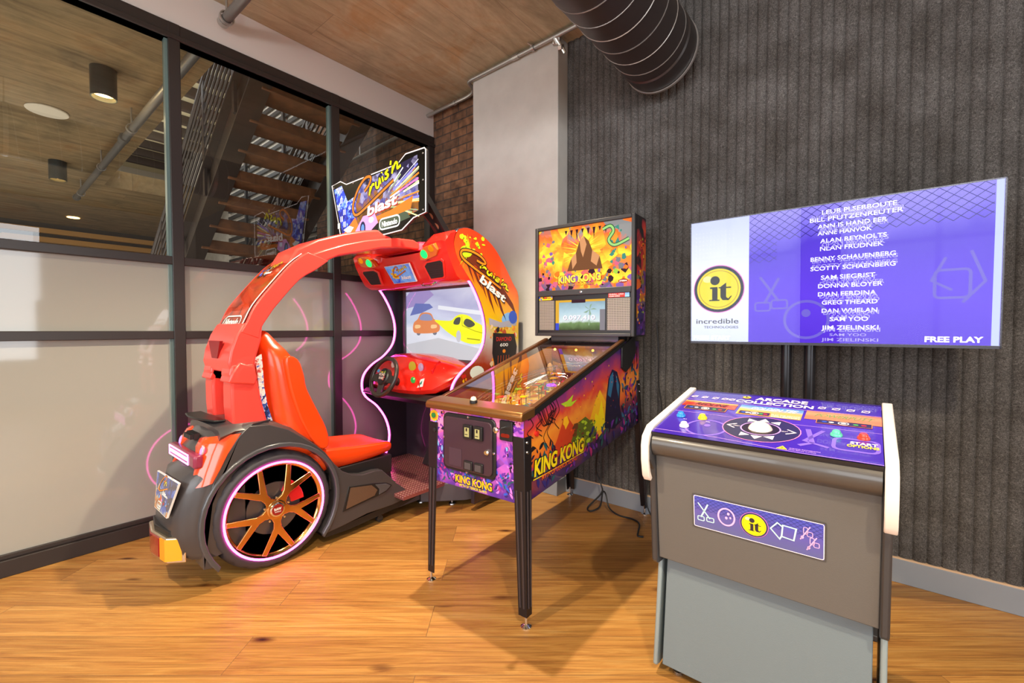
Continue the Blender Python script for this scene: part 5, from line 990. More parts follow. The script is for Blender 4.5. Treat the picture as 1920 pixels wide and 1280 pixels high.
# orange tail-lamp covers wrapping the rear corners
LENS = mat('orange_lens', 'f2481a', 0.15, coat=0.8)
for s_ in (1, -1):
    P = [[(0.095, 0.690, 0.715), (0.16, 0.700, 0.725), (0.215, 0.755, 0.735), (0.242, 0.82, 0.735)],
         [(0.105, 0.668, 0.68), (0.16, 0.680, 0.69), (0.220, 0.735, 0.70), (0.244, 0.795, 0.70)],
         [(0.150, 0.657, 0.62), (0.185, 0.672, 0.63), (0.224, 0.710, 0.635), (0.244, 0.760, 0.645)],
         [(0.172, 0.640, 0.56), (0.20, 0.655, 0.56), (0.228, 0.688, 0.57), (0.244, 0.728, 0.58)],
         [(0.180, 0.622, 0.51), (0.205, 0.638, 0.505), (0.228, 0.665, 0.51), (0.243, 0.695, 0.52)]]
    front = [[(XC + s_ * a, b, c) for a, b, c in r] for r in P]; back = [[(XC + s_ * (a - 0.03), b + 0.03, c) for a, b, c in r] for r in P]
    rings = [f + bk[::-1] for f, bk in zip(front, back)]
    o = MB(LENS).loft(rings).build('tail_lamp', car, smooth=60); o['label'] = 'orange tail-lamp cover'
    MB(mat('lamp_violet', 'c08aff', 0.2, em=2.0)).lathe([(0.021, 0.0), (0.019, 0.008), (0, 0.012)], (XC + s_ * 0.165, 0.683, 0.665), (0, -1, 0.25), 20).build('bulb', o)
    MB(mat('lamp_ring', 'e8e0f0', 0.15, 0.6)).lathe([(0.021, 0), (0.026, 0.003), (0.026, 0.008), (0.021, 0.010)], (XC + s_ * 0.165, 0.683, 0.665), (0, -1, 0.25), 20, closed=True).build('bulb_ring', o)
MB(mat('lamp_block', '8a2a4a', 0.3, coat=0.5)).box(XC - 0.215, 0.635, 0.590, XC + 0.20, 0.675, 0.655).build('light_bar', car, bev=0.012, seg=3)
m_ = MB(mat('light_bar_pink', 'ff9ae8', 0.3, em=3.0)); fy = 0.633
for x0, z0, x1, z1 in ((-0.20, 0.642, 0.12, 0.648), (-0.20, 0.598, 0.12, 0.604), (-0.20, 0.598, -0.192, 0.648), (0.112, 0.598, 0.12, 0.648), (-0.18, 0.615, 0.10, 0.632)): m_.box(XC + x0, fy - 0.001, z0, XC + x1, fy + 0.004, z1)
m_.build('light_tube', car)
m_ = MB(BLACK)
for q in range(5): m_.box(XC - 0.05 + 0.022 * q, 0.66, 0.705, XC - 0.034 + 0.022 * q, 0.70, 0.728)
m_.box(XC - 0.06, 0.675, 0.70, XC + 0.06, 0.70, 0.732).build('rear_vent', car)
# rear poster sticker
q0 = Vector((-2.715, 0.5475, 0.375)); q1 = Vector((-2.50, 0.5475, 0.375)); q2 = Vector((-2.452, 0.5860, 0.538)); q3 = Vector((-2.828, 0.5860, 0.522))
m_ = MB(WHITE); off = Vector((0, -0.006, 0.0015)); ins = 0.006
def quad(mb, A, l, ext=0.0, m=None):
    if m: mb.M(m)
    c = sum(A, Vector()) / 4; P = [c + (a - c) * (1 + ext) + Vector((0, -0.0008, 0.0002)) * l for a in A]; mb.add(P, [(0, 1, 2, 3)])
Q = [q + off for q in (q0, q1, q2, q3)]
m_.loft([[c + Vector((0, 0.008, 0)) for c in Q], Q]); quad(m_, Q, 1, -0.03, artmat('rear_poster', [(0, '3a3a36'), (0.3, 'c87a3a'), (0.5, 'b8b8a0'), (0.7, '4a6ac8'), (1, '4a4458')], (0.3, 0, 1), 0.37 - 0.05, 0.54 - 0.05, 0.9, 16, rough=0.2, coat=0.6, cells=30))
uu = (Q[1] - Q[0]).normalized(); vv = (Q[3] - Q[0]); vv = (vv - uu * vv.dot(uu)).normalized(); m_.frame(Q[0] - uu * 0.10, uu, vv, 0.0007); m_.art = False
if m_.N.y > 0: m_.N = -m_.N
script_logo(m_, 0.10, 0.085, 0.034, 0.05, 3, YEL, ORG, DK); m_.text('blast', 0.17, 0.075, 0.020, 4, WHITE, wid=0.09, shear=0.2); m_.rrect(0.14, 0.012, 0.20, 0.04, 0.008, 0.004, 3, WHITE); m_.text('Nintendo', 0.146, 0.019, 0.010, 3, WHITE, wid=0.048)
m_.scatter(26, 0.13, 0.045, 0.30, 0.07, 2.5, [ORG, REDI, LBLUE, YEL, PINK], 0.004, 0.012)
m_.build('rear_poster', car, smooth=0)
m_ = MB(BLACK)
for q in (Q[0] + uu * 0.01 + vv * 0.01, Q[1] - uu * 0.01 + vv * 0.01, Q[2] - uu * 0.014 - vv * 0.01, Q[3] + uu * 0.014 - vv * 0.01): m_.lathe([(0.006, 0), (0.005, 0.004), (0, 0.005)], q, (0, -1, 0.2), 8)
# lower reflector
o = MB(mat('reflector_chrome', 'd8c8b0', 0.2, 0.9)).prism([(-2.80, 0.60), (-2.795, 0.535), (-2.66, 0.515), (-2.50, 0.535), (-2.44, 0.60)], 'z', 0.165, 0.285).build('reflector', car, bev=0.006)
MB(mat('reflector_red', '9a1a26', 0.15, coat=0.8)).prism([(-2.775, 0.533), (-2.66, 0.511), (-2.56, 0.522), (-2.56, 0.54), (-2.775, 0.55)], 'z', 0.185, 0.272).build('red_lens', o)
MB(mat('reflector_amber', 'f0a01c', 0.15, coat=0.8)).prism([(-2.55, 0.524), (-2.497, 0.531), (-2.452, 0.585), (-2.46, 0.60), (-2.55, 0.54)], 'z', 0.178, 0.278).build('amber_lens', o)
MB(BLACK).prism([(-2.79, 0.60), (-2.785, 0.55), (-2.66, 0.53), (-2.51, 0.55), (-2.46, 0.60)], 'z', 0.285, 0.31).build('reflector_cap', car, bev=0.003)
# wheels
TYRE = mat('tyre_rubber', '38343a', 0.5); RIMG = mat('floor_tinted_chrome', 'e0a868', 0.12, 1.0); DRK = mat('wheel_dark', '17151a', 0.4)  # chrome rims carry the floor's orange reflection in their colour
def wheel(xo, s_):
    rt = MB(TYRE); W_ = 0.125; n = 120
    prof_ = [(0.236, 0.012), (0.250, 0.004), (0.268, 0.0), (0.284, 0.006), (0.294, 0.016), (0.300, 0.028), (0.303, 0.045), (0.303, 0.08), (0.300, 0.098), (0.290, 0.115), (0.26, 0.125), (0.236, 0.115)]
    rings = []
    for j, (r, h) in enumerate(prof_):
        ring = []
        for i in range(n):
            a = 2 * PI * i / n; rr_ = r
            if j in (4, 5, 8) and i % 5 == 0: rr_ -= 0.007
            ring.append((xo - s_ * h, wc[0] + rr_ * math.cos(a), wc[1] + rr_ * math.sin(a)))
        rings.append(ring)
    rings.append(rings[0]); rt.loft(rings, cap=False)
    t_ = rt.build('tyre', car, smooth=50)
    MB(LED).lathe([(0.2525, 0.0), (0.2525, 0.004), (0.2425, 0.004), (0.2425, 0.0)], (xo + s_ * 0.002, wc[0], wc[1]), (s_, 0, 0), 64, closed=True).build('light_ring', car)
    rim = MB(RIMG).lathe([(0.243, -0.002), (0.243, 0.002), (0.228, -0.004), (0.224, -0.02), (0.224, -0.09), (0.236, -0.09)], (xo - s_ * 0.004, wc[0], wc[1]), (s_, 0, 0), 64, closed=True).build('rim', car, smooth=60)
    MB(DRK).lathe([(0.0, -0.055), (0.224, -0.055)], (xo, wc[0], wc[1]), (s_, 0, 0), 48).build('wheel_well', rim)
    MB(mat('brake_disc', '6a686c', 0.35, 0.8)).lathe([(0.05, -0.048), (0.05, -0.040), (0.135, -0.040), (0.135, -0.048)], (xo, wc[0], wc[1]), (s_, 0, 0), 48, closed=True).build('brake_disc', rim)
    P = [(wc[0] + r * math.cos(R(a)), wc[1] + r * math.sin(R(a))) for r, a in [(0.155, q) for q in range(5, 66, 10)] + [(0.085, q) for q in range(65, 4, -10)]]
    cal = MB(mat('caliper_red', 'd81c24', 0.25, coat=0.6)).prism(P, 'x', xo - s_ * 0.050, xo - s_ * 0.026).build('brake_caliper', rim, bev=0.004)
    for k in range(5):
        a = R(200 + 72 * k); ca, sa = math.cos(a), math.sin(a)
        def pp(r, t): return (wc[0] + r * ca - t * sa, wc[1] + r * sa + t * ca)
        Y = [pp(0.03, 0.034), pp(0.07, 0.018), pp(0.098, 0.020), pp(0.218, 0.084), pp(0.230, 0.062), pp(0.132, 0.0), pp(0.230, -0.062), pp(0.218, -0.084), pp(0.098, -0.020), pp(0.07, -0.018), pp(0.03, -0.034)]
        MB(RIMG).prism(Y, 'x', xo - s_ * 0.018, xo - s_ * 0.004).build('spoke', rim, bev=0.003)
        MB(CHROME).lathe([(0.007, 0), (0.006, 0.004), (0, 0.005)], (xo - s_ * 0.006, pp(0.052, 0.036)[0], pp(0.052, 0.036)[1]), (s_, 0, 0), 10).build('wheel_nut', rim)
    MB(RIMG).lathe([(0.055, -0.02), (0.055, -0.006), (0.045, 0.0), (0.040, 0.0)], (xo - s_ * 0.002, wc[0], wc[1]), (s_, 0, 0), 40).build('hub', rim, smooth=50)
    m_ = MB(CHROME); m_.lathe([(0.036, -0.002), (0.036, 0.004), (0.030, 0.006)], (xo, wc[0], wc[1]), (s_, 0, 0), 32); m_.M(mat('cap_red', '8a1418', 0.25, coat=0.6)).lathe([(0.029, 0.005), (0.029, 0.0068), (0, 0.0068)], (xo, wc[0], wc[1]), (s_, 0, 0), 32)
    if s_ > 0:
        m_.frame((xo + 0.0072, wc[0], wc[1]), (0, 1, 0), (0, 0, 1), 0.0004); m_.art = False; m_.text('RAW', -0.018, -0.002, 0.013, 1, WHITE, wid=0.036).text('THRILLS', -0.016, -0.013, 0.006, 1, WHITE, wid=0.032)
    m_.build('hub_cap', rim)
wheel(-2.398, 1); wheel(-2.882, -1)
MB(BLACK).box(-2.86, wc[0] - 0.02, wc[1] - 0.02, -2.46, wc[0] + 0.02, wc[1] + 0.02).build('axle', car)
# fender details on the near side: grille, scoop, undertray
gr_ = [(1.406, 0.300), (1.549, 0.276), (1.590, 0.235), (1.569, 0.205), (1.375, 0.180)]
MB(BLACK).prism([(1.395, 0.310), (1.56, 0.285), (1.66, 0.262), (1.70, 0.235), (1.66, 0.205), (1.575, 0.192), (1.355, 0.168)], 'x', -2.405, -2.3965).build('vent_recess', near, bev=0.002)
MB(dots_mat('vent_mesh', '7a6250', '2a2220', 170, 0.4, 0.6, 0.3, 0.5)).prism(gr_, 'x', -2.402, -2.3945).build('vent_grille', near)
MB(TRIMB).prism([(1.575, 0.272), (1.60, 0.268), (1.655, 0.258), (1.69, 0.235), (1.655, 0.212), (1.60, 0.200), (1.605, 0.235)], 'x', -2.402, -2.392).build('vent_scoop', near, bev=0.003)
MB(BLACK).lathe([(0.010, 0), (0.010, 0.004), (0, 0.004)], (-2.3985, 1.325, 0.335), (1, 0, 0), 12).build('fixing_hole', near)
MB(BLACK).prism([(1.25, 0.075), (1.55, 0.095), (1.83, 0.11), (1.98, 0.15), (1.98, 0.11), (1.80, 0.07), (1.4, 0.045), (1.25, 0.05)], 'x', -2.41, -2.87).build('undertray', car)
m_ = MB(STEEL).box(-2.50, 1.62, 0.02, -2.46, 1.66, 0.10).build('roller_bracket', car)
MB(mat('caster', '2a2a2c', 0.4)).lathe([(0.022, -0.012), (0.022, 0.012)], (-2.455, 1.64, 0.022), 'x', 16).build('roller', car)
# arch: two legs, joint and curved band, roof
def mirror(a, b): return [(a, b), (2 * XC - a, 2 * XC - b)]
legp = [(0.800, 0.76), (0.795, 0.95), (0.805, 1.01), (0.825, 1.04), (0.910, 1.04), (0.925, 0.95), (0.968, 0.755)]
for a, b in ((-2.445, -2.565), (-2.835, -2.715)):
    s_ = 1 if a > XC else -1
    l = MB(SCAR)
    def bend(y, z, x): return x + s_ * 0.0
    l.loft([[(x0, y, z) for x0, y in ((a, y0), (a, y1), (b, y1), (b, y0))] for z, y0, y1 in ((0.755, 0.805, 0.968), (0.85, 0.798, 0.945), (0.95, 0.797, 0.925), (1.00, 0.800, 0.915), (1.02, 0.788, 0.915), (1.075, 0.800, 0.908))])
    arch_leg = l.build('arch_leg', car, bev=0.012, seg=3)
    MB(SCAR).prism([(0.782, 0.985), (0.800, 1.035), (0.835, 1.085), (0.900, 1.06), (0.915, 1.00), (0.905, 0.965)], 'x', a + s_ * 0.012, b - s_ * 0.0).build('arch_shoulder', arch_leg, bev=0.008)
jp = [(0.800, 1.03), (0.788, 1.08), (0.798, 1.14), (0.825, 1.22), (0.86, 1.28), (0.95, 1.285), (0.943, 1.20), (0.915, 1.10), (0.905, 1.03)]
MB(SCAR).prism(jp, 'x', -2.448, -2.832).build('arch_joint', car, bev=0.010, seg=3)
MB(mat('slot_dark_red', '8a1018', 0.4)).prism([(-2.725, 1.19), (-2.555, 1.19), (-2.60, 1.10), (-2.68, 1.10)], 'y', 0.786, 0.80).build('joint_slot', car)
outer = spline([(0.845, 1.235, 0), (0.873, 1.285, 0), (0.917, 1.376, 0), (1.007, 1.495, 0), (1.103, 1.610, 0), (1.191, 1.684, 0)], 5)
inner = spline([(1.313, 1.648, 0), (1.236, 1.587, 0), (1.142, 1.521, 0), (1.024, 1.381, 0), (0.991, 1.335, 0), (0.943, 1.256, 0), (0.93, 1.20, 0)], 5)
bp = [(p.x, p.y) for p in outer] + [(p.x, p.y) for p in inner]
for a, b in ((-2.446, -2.468), (-2.834, -2.812)): MB(SCAR).prism(bp, 'x', a, b).build('arch_band', car, bev=0.008)
oc = [Vector((p.x, p.y)) for p in outer]; rec = []
for i, p in enumerate(oc):
    d = oc[min(i + 1, len(oc) - 1)] - oc[max(i - 1, 0)]; d.normalize(); nn = Vector((d.y, -d.x)); rec.append(p + nn * 0.006)
MB(SCAR).prism([(p.x, p.y) for p in rec] + [(p.x, p.y) for p in inner], 'x', -2.468, -2.812).build('arch_core', car)
# acrylic sticker panel curved along the outside of the arch
def arcpt(t, off):
    n_ = len(oc) - 1; f = t * n_; i = min(int(f), n_ - 1); p = oc[i].lerp(oc[i + 1], f - i); d = (oc[i + 1] - oc[i]).normalized(); nn = Vector((d.y, -d.x)); return p - nn * off
STK = artmat('arch_sticker', [(0, '8a2a10'), (0.4, 'd8481c'), (0.6, 'c8301c'), (0.8, 'b8641c'), (1, '7a1a14')], (0, 0.5, 1), 0.9, 1.6, 0.9, 7, rough=0.12, coat=1.0, cells=14)
m_ = MB(STK); N_ = 20
for k in range(N_):
    t0, t1 = 0.02 + 0.93 * k / N_, 0.02 + 0.93 * (k + 1) / N_; a = arcpt(t0, 0.002); b = arcpt(t1, 0.002)
    m_.add([(-2.806, a.x, a.y), (-2.474, a.x, a.y), (-2.474, b.x, b.y), (-2.806, b.x, b.y)], [(0, 1, 2, 3)])
m_.build('arch_sticker', car, smooth=60, recalc=False)
m_ = MB(WHITE)
def arc_line(pts, r=0.0022, off=0.004): m_.tube([(x, arcpt(t, off).x, arcpt(t, off).y) for x, t in pts], r, 4)
arc_line([(-2.482, t / 20) for t in range(1, 20)])
def frame_arc(t, x):
    a = arcpt(t - 0.02, 0.003); b = arcpt(t + 0.02, 0.003); c = (a + b) / 2; v = (b - a).normalized(); m_.frame((x, c.x, c.y), (1, 0, 0), (0, v.x, v.y), 0.0015); m_.art = False
frame_arc(0.20, -2.64); m_.rrect(-0.115, -0.036, 0.115, 0.036, 0.03, 0.008, 2, WHITE).text('Nintendo', -0.092, -0.018, 0.04, 2, WHITE, wid=0.184)
m_.disc(-0.11, -0.075, 0.006, 0.006, 2, BLACK, 8).disc(0.11, -0.075, 0.006, 0.006, 2, BLACK, 8)
frame_arc(0.74, -2.66); m_.scatter(30, -0.11, -0.04, 0.0, 0.05, 1.2, [BLUE, LBLUE, DK, PURP], 0.006, 0.02); script_logo(m_, -0.05, -0.01, 0.028, 0.15, 2, YEL, ORG, DK); m_.text('blast', -0.02, -0.03, 0.022, 4, WHITE, wid=0.09, shear=0.2)
m_.build('arch_lettering', car, smooth=0)
low = [(1.20, 1.60), (1.259, 1.622), (1.313, 1.652), (1.383, 1.688), (1.554, 1.736), (1.675, 1.773), (1.803, 1.795), (1.985, 1.805)]
rid = [(1.985, 1.850), (1.93, 1.868), (1.787, 1.858), (1.68, 1.836), (1.555, 1.806), (1.418, 1.762), (1.298, 1.713), (1.22, 1.678)]
MB(SCAR).prism(low + rid, 'x', -2.452, -2.828).build('roof', car, bev=0.010, seg=3)
plat = [(1.10, 1.60), (1.16, 1.705), (1.285, 1.778), (1.448, 1.840), (1.587, 1.882), (1.693, 1.905), (1.735, 1.882), (1.80, 1.872), (1.80, 1.84), (1.5, 1.76), (1.25, 1.66)]
MB(SCAR).prism(plat, 'x', -2.515, -2.765).build('roof_ridge', car, bev=0.014, seg=3)
MB(mat('roof_nose', 'd82448', 0.3, coat=0.3)).prism([(-2.455, 1.975), (-2.37, 2.06), (-2.91, 2.06), (-2.825, 1.975)], 'z', 1.80, 1.862).build('roof_nose', car, bev=0.006)
# seat
sr = [(0.50, 0.20, 1.30, 1.215, 0.985), (0.60, 0.205, 1.292, 1.19, 0.98), (0.70, 0.205, 1.262, 1.145, 0.975), (0.79, 0.200, 1.225, 1.105, 0.97), (0.90, 0.190, 1.170, 1.075, 0.965), (1.0, 0.185, 1.150, 1.055, 0.960), (1.08, 0.180, 1.125, 1.04, 0.955), (1.14, 0.165, 1.085, 1.03, 0.952), (1.17, 0.135, 1.06, 1.025, 0.95), (1.21, 0.105, 1.035, 1.02, 0.95), (1.25, 0.09, 1.005, 1.0, 0.955)]
rings = []
for z, hw, yb_, yc_, yr in sr:
    rings.append([(XC - hw * 0.9, yr, z), (XC - hw * 1.02, (yr + yb_) / 2, z), (XC - hw, yb_, z), (XC - hw * 0.82, yb_ - 0.004, z), (XC - hw * 0.6, yc_ + 0.015, z), (XC, yc_, z), (XC + hw * 0.6, yc_ + 0.015, z), (XC + hw * 0.82, yb_ - 0.004, z), (XC + hw, yb_, z), (XC + hw * 1.02, (yr + yb_) / 2, z), (XC + hw * 0.9, yr, z)])
MB(SEAT).loft(rings).build('seat_back', car, sub=1, smooth=60)
for s_ in (1, -1):
    bo = spline([(1.055, 1.10, 0), (1.118, 1.085, 0), (1.150, 1.0, 0), (1.165, 0.92, 0), (1.22, 0.80, 0), (1.275, 0.68, 0), (1.29, 0.58, 0), (1.23, 0.57, 0), (1.15, 0.70, 0), (1.095, 0.85, 0), (1.065, 0.98, 0)], 3, True)
    MB(SEAT).prism([(p.x, p.y) for p in bo], 'x', XC + s_ * 0.165, XC + s_ * 0.218).build('seat_bolster', car, bev=0.014, seg=3)
rings = []
for y, hw, zt, zc_, zb in ((1.16, 0.20, 0.55, 0.535, 0.40), (1.28, 0.205, 0.56, 0.535, 0.38), (1.45, 0.205, 0.535, 0.505, 0.385), (1.60, 0.20, 0.520, 0.495, 0.395), (1.70, 0.195, 0.512, 0.500, 0.41), (1.745, 0.185, 0.500, 0.498, 0.425), (1.755, 0.17, 0.485, 0.485, 0.435)):
    rings.append([(XC - hw * 0.86, y, zb), (XC - hw, y, (zt + zb) / 2), (XC - hw * 0.99, y, zt - 0.006), (XC - hw * 0.88, y, zt), (XC - hw * 0.6, y, zc_), (XC, y, zc_ - 0.003), (XC + hw * 0.6, y, zc_), (XC + hw * 0.88, y, zt), (XC + hw * 0.99, y, zt - 0.006), (XC + hw, y, (zt + zb) / 2), (XC + hw * 0.86, y, zb)])
MB(SEAT).loft(rings).build('seat_cushion', car, sub=1, smooth=60)
MB(BLACK).box(XC - 0.15, 1.3, 0.30, XC + 0.19, 1.74, 0.42).build('seat_base', car, bev=0.008)
m_ = MB(); pts = [(0.905, 1.09), (0.925, 1.05), (0.935, 0.95), (0.945, 0.85), (0.965, 0.77), (1.0, 0.76), (0.975, 0.85), (0.960, 0.95), (0.955, 1.05), (0.95, 1.12)]
m_.M(artmat('comic_strip', [(0, '1a1a3a'), (0.3, '2a5ac0'), (0.55, 'f4f0ec'), (0.8, 'f4d8d0'), (1, 'c03a3a')], (0, 0, 1), 0.70, 1.2, 1.5, 40, rough=0.4, cells=60)).prism(pts, 'x', -2.47, -2.48); m_.build('seat_side_decal', car)
# ---------------- screen cabinet
XR, XL = -2.08, -3.14
sp_ = spline([(1.97, 1.865, 0), (1.955, 1.80, 0), (1.985, 1.72, 0), (2.05, 1.64, 0), (2.15, 1.53, 0), (2.23, 1.39, 0), (2.262, 1.26, 0), (2.24, 1.13, 0), (2.15, 1.03, 0), (2.04, 0.965, 0), (1.965, 0.89, 0), (1.945, 0.80, 0), (1.975, 0.715, 0), (2.08, 0.625, 0), (2.165, 0.50, 0), (2.20, 0.36, 0), (2.17, 0.23, 0), (2.14, 0.15, 0)], 4)
back_ = spline([(2.14, 0.10, 0), (2.62, 0.10, 0)], 1) ; topc = [(p.x, p.y) for p in spline([(2.63, 1.25, 0), (2.63, 1.50, 0), (2.56, 1.60, 0), (2.44, 1.745, 0), (2.33, 1.845, 0), (2.20, 1.905, 0), (2.08, 1.925, 0), (2.00, 1.905, 0)], 4)]
prof_ = [(p.x, p.y) for p in sp_] + [(2.14, 0.05), (2.63, 0.05)] + topc
SIDEART = artmat('cabinet_side_art', [(0, '2a2426'), (0.28, 'a83a1c'), (0.42, 'c8b8b0'), (0.50, 'e0c018'), (0.66, 'f0a01c'), (0.80, 'f0541c'), (1, 'e83c1c')], (0, 0.25, 1), 0.85, 2.08, 0.12, 4, rough=0.25, coat=0.6)
for x0, x1 in ((XR, XR - 0.03), (XL, XL + 0.03)):
    MB(mat('cabinet_black', '2a2430', 0.35, coat=0.3)).prism(prof_, 'x', x0, x1).build('side_panel', car, bev=0.002)
    xm = (x0 + x1) / 2
    MB(LED).tube([(xm, p.x - 0.006, p.y) for p in sp_[:-2]], 0.0075, 8).build('light_strip', car, smooth=60)
# near side artwork
m_ = MB(); m_.frame((XR, 0, 0), (0, 1, 0), (0, 0, 1), 0.0006); ins_ = [(2.0 + 0.0, 1.885)] 
cxy = (2.38, 1.30)
m_.poly([((p[0] - cxy[0]) * 0.988 + cxy[0], (p[1] - cxy[1]) * 0.993 + cxy[1]) for p in prof_ ], 1, SIDEART)
LIM = mat('splash_lime', 'b8d420', 0.35); BRN = mat('splash_brown', '6a2a18', 0.35)
m_.poly([(2.02, 1.70), (2.16, 1.68), (2.34, 1.56), (2.50, 1.44), (2.60, 1.36), (2.56, 1.44), (2.44, 1.56), (2.30, 1.66), (2.2, 1.74), (2.10, 1.78)], 2, BRN)
for k in range(6):
    u = 2.06 + 0.062 * k; v = 1.68 - 0.044 * k; L_ = random.uniform(0.10, 0.20); m_.poly([(u, v + 0.03), (u + 0.03, v + 0.02), (u + 0.09 + 0.02 * (k % 2), v - L_), (u + 0.05, v - L_ * 0.5)], 2.2, BRN)
for k in range(30):
    a = R(random.uniform(70, 250)); r1 = random.uniform(0.05, 0.15); m_.poly([(2.09, 1.76), (2.09 + r1 * math.cos(a), 1.77 + r1 * 0.9 * math.sin(a)), (2.10, 1.80)], 2.4 + 0.02 * k, LIM) if 2.09 + r1 * math.cos(a) > 2.0 and 1.77 + r1 * 0.9 * math.sin(a) < 1.89 else None
for k in range(24):
    u, v = random.uniform(2.02, 2.24), random.uniform(1.76, 1.88)
    if v < 1.93 - 0.1 * abs(u - 2.08) : m_.disc(u, v, random.uniform(0.006, 0.020), random.uniform(0.005, 0.018), 3.2 + 0.01 * k, LIM, 10)
m_.disc(2.07, 1.765, 0.055, 0.038, 3.5, LIM, 16)
for k in range(14): m_.disc(random.uniform(2.03, 2.2), random.uniform(1.74, 1.88), 0.004, 0.003, 3.9, DK, 6)
script_logo(m_, 2.01, 1.738, 0.098, R(-31), 4.2, mat('logo_gold', 'f6e21c', 0.3), ORG, DK, wd=0.15, sy=0.55)
m_.text('blast', 2.195, 1.572, 0.062, 5.5, DK, wid=0.30, rot=R(-27), shear=0.15).text('blast', 2.192, 1.580, 0.058, 6.3, WHITE, wid=0.295, rot=R(-27), shear=0.15)
m_.disc(2.52, 1.32, 0.09, 0.055, 2.2, LBLUE, 14).disc(2.56, 1.34, 0.05, 0.05, 2.6, BLUE, 12).poly([(2.29, 1.33), (2.42, 1.30), (2.60, 1.33), (2.60, 1.28), (2.40, 1.26), (2.30, 1.28)], 2.3, mat('art_grey', 'a8a4b0', 0.4))
m_.scatter(70, 2.31, 0.98, 2.60, 1.28, 2.4, [REDI, ORG, mat('rust', 'b84a20', 0.35), DK, GOLD, mat('cream', 'e8c8a0', 0.35)], 0.01, 0.032)
m_.poly([(2.335, 1.225), (2.575, 1.215), (2.605, 1.12), (2.58, 0.98), (2.36, 0.96), (2.325, 1.08)], 4, DK).text('DIAMOND', 2.37, 1.165, 0.030, 4.8, REDI, wid=0.17).text('600', 2.41, 1.125, 0.024, 4.8, WHITE, wid=0.09).disc(2.455, 1.09, 0.018, 0.014, 4.8, ORG, 8)
for k in range(5): m_.line([(2.39 + 0.03 * k, 1.06), (2.385 + 0.03 * k, 1.0)], 0.006, 4.8, mat('rust', 'b84a20', 0.35))
m_.disc(2.17, 0.955, 0.07, 0.045, 3, mat('art_pale', 'e8eee8', 0.35), 14).scatter(30, 2.03, 0.80, 2.3, 0.95, 2.6, [ORG, GOLD, REDI, DK, WHITE], 0.008, 0.02)
m_.build('side_artwork', car, smooth=0)
# cabinet interior
INN = mat('cabinet_inner', '3a3040', 0.4, coat=0.2)
MB(INN).prism([(2.40, 0.15), (2.60, 0.15), (2.60, 1.45), (2.40, 1.72)], 'x', XL + 0.03, XR - 0.03).build('back_panel', car)
MB(BLACK).box(XL + 0.03, 2.30, 0.98, XR - 0.03, 2.40, 1.60).build('monitor', car)
m_ = MB(mat('monitor_bezel', '4a444c', 0.3, coat=0.3)); sx0, sx1, sz0, sz1 = -3.02, -2.12, 1.022, 1.558
m_.box(sx0 - 0.03, 2.285, sz0 - 0.03, sx0, 2.30, sz1 + 0.03).box(sx1, 2.285, sz0 - 0.03, sx1 + 0.01, 2.30, sz1 + 0.03).box(sx0, 2.285, sz1, sx1, 2.30, sz1 + 0.03).box(sx0, 2.285, sz0 - 0.03, sx1, 2.30, sz0)
m_.build('monitor_frame', car, bev=0.003)
m_ = MB(); m_.frame((sx0, 2.298, sz0), (1, 0, 0), (0, 0, 1), 0.0006); SWd, SHt = sx1 - sx0, sz1 - sz0; m_.N = Vector((0, -1, 0))
m_.rect(0, 0, SWd, SHt, 0, artmat('race_sky', [(0, 'c8ccd6'), (0.3, 'd8dae4'), (0.45, 'b8c4d8'), (0.6, 'c2c6dc'), (0.8, 'a8a8c8'), (1, 'c4c4d8')], (0.25, 0, 1), 0.95, 1.65, 0.5, 4, em=1.05, rough=0.3, coat=0, streak=(0.6, 1, 1.6)))
def E2(n_, c, e=0.8): return mat('race_' + n_, c, 0.3, em=e * 1.25)
m_.poly([(0, 0.40), (0.22, 0.43), (0.35, 0.50), (0.30, SHt), (0.05, SHt), (0, 0.5)], 1, E2('violet', 'b4a0dc', 0.6)).poly([(0.05, 0.34), (0.2, 0.36), (0.34, 0.40), (0.30, 0.43), (0.12, 0.44)], 1.5, E2('blue_roof', '7a86cc', 0.6))
def sp2(pts, n=5): return [(p.x, p.y) for p in spline([(x, y, 0) for x, y in pts], n, True)]
m_.poly(sp2([(0.09, 0.22), (0.14, 0.195), (0.36, 0.20), (0.42, 0.23), (0.40, 0.29), (0.35, 0.31), (0.31, 0.355), (0.20, 0.36), (0.15, 0.31), (0.10, 0.28)]), 2, E2('orange_car', 'e08a58')).poly(sp2([(0.18, 0.305), (0.33, 0.30), (0.30, 0.345), (0.21, 0.348)]), 2.5, E2('glass', '9aa0c8', 0.7)).poly(sp2([(0.12, 0.235), (0.18, 0.24), (0.18, 0.262), (0.12, 0.262)]), 2.5, E2('amber', 'f4c890')).poly(sp2([(0.32, 0.235), (0.38, 0.24), (0.38, 0.262), (0.32, 0.262)]), 2.5).disc(0.16, 0.195, 0.025, 0.018, 1.8, E2('shade', '8a8a98', 0.6), 12).disc(0.36, 0.20, 0.025, 0.018, 1.8, n=12)
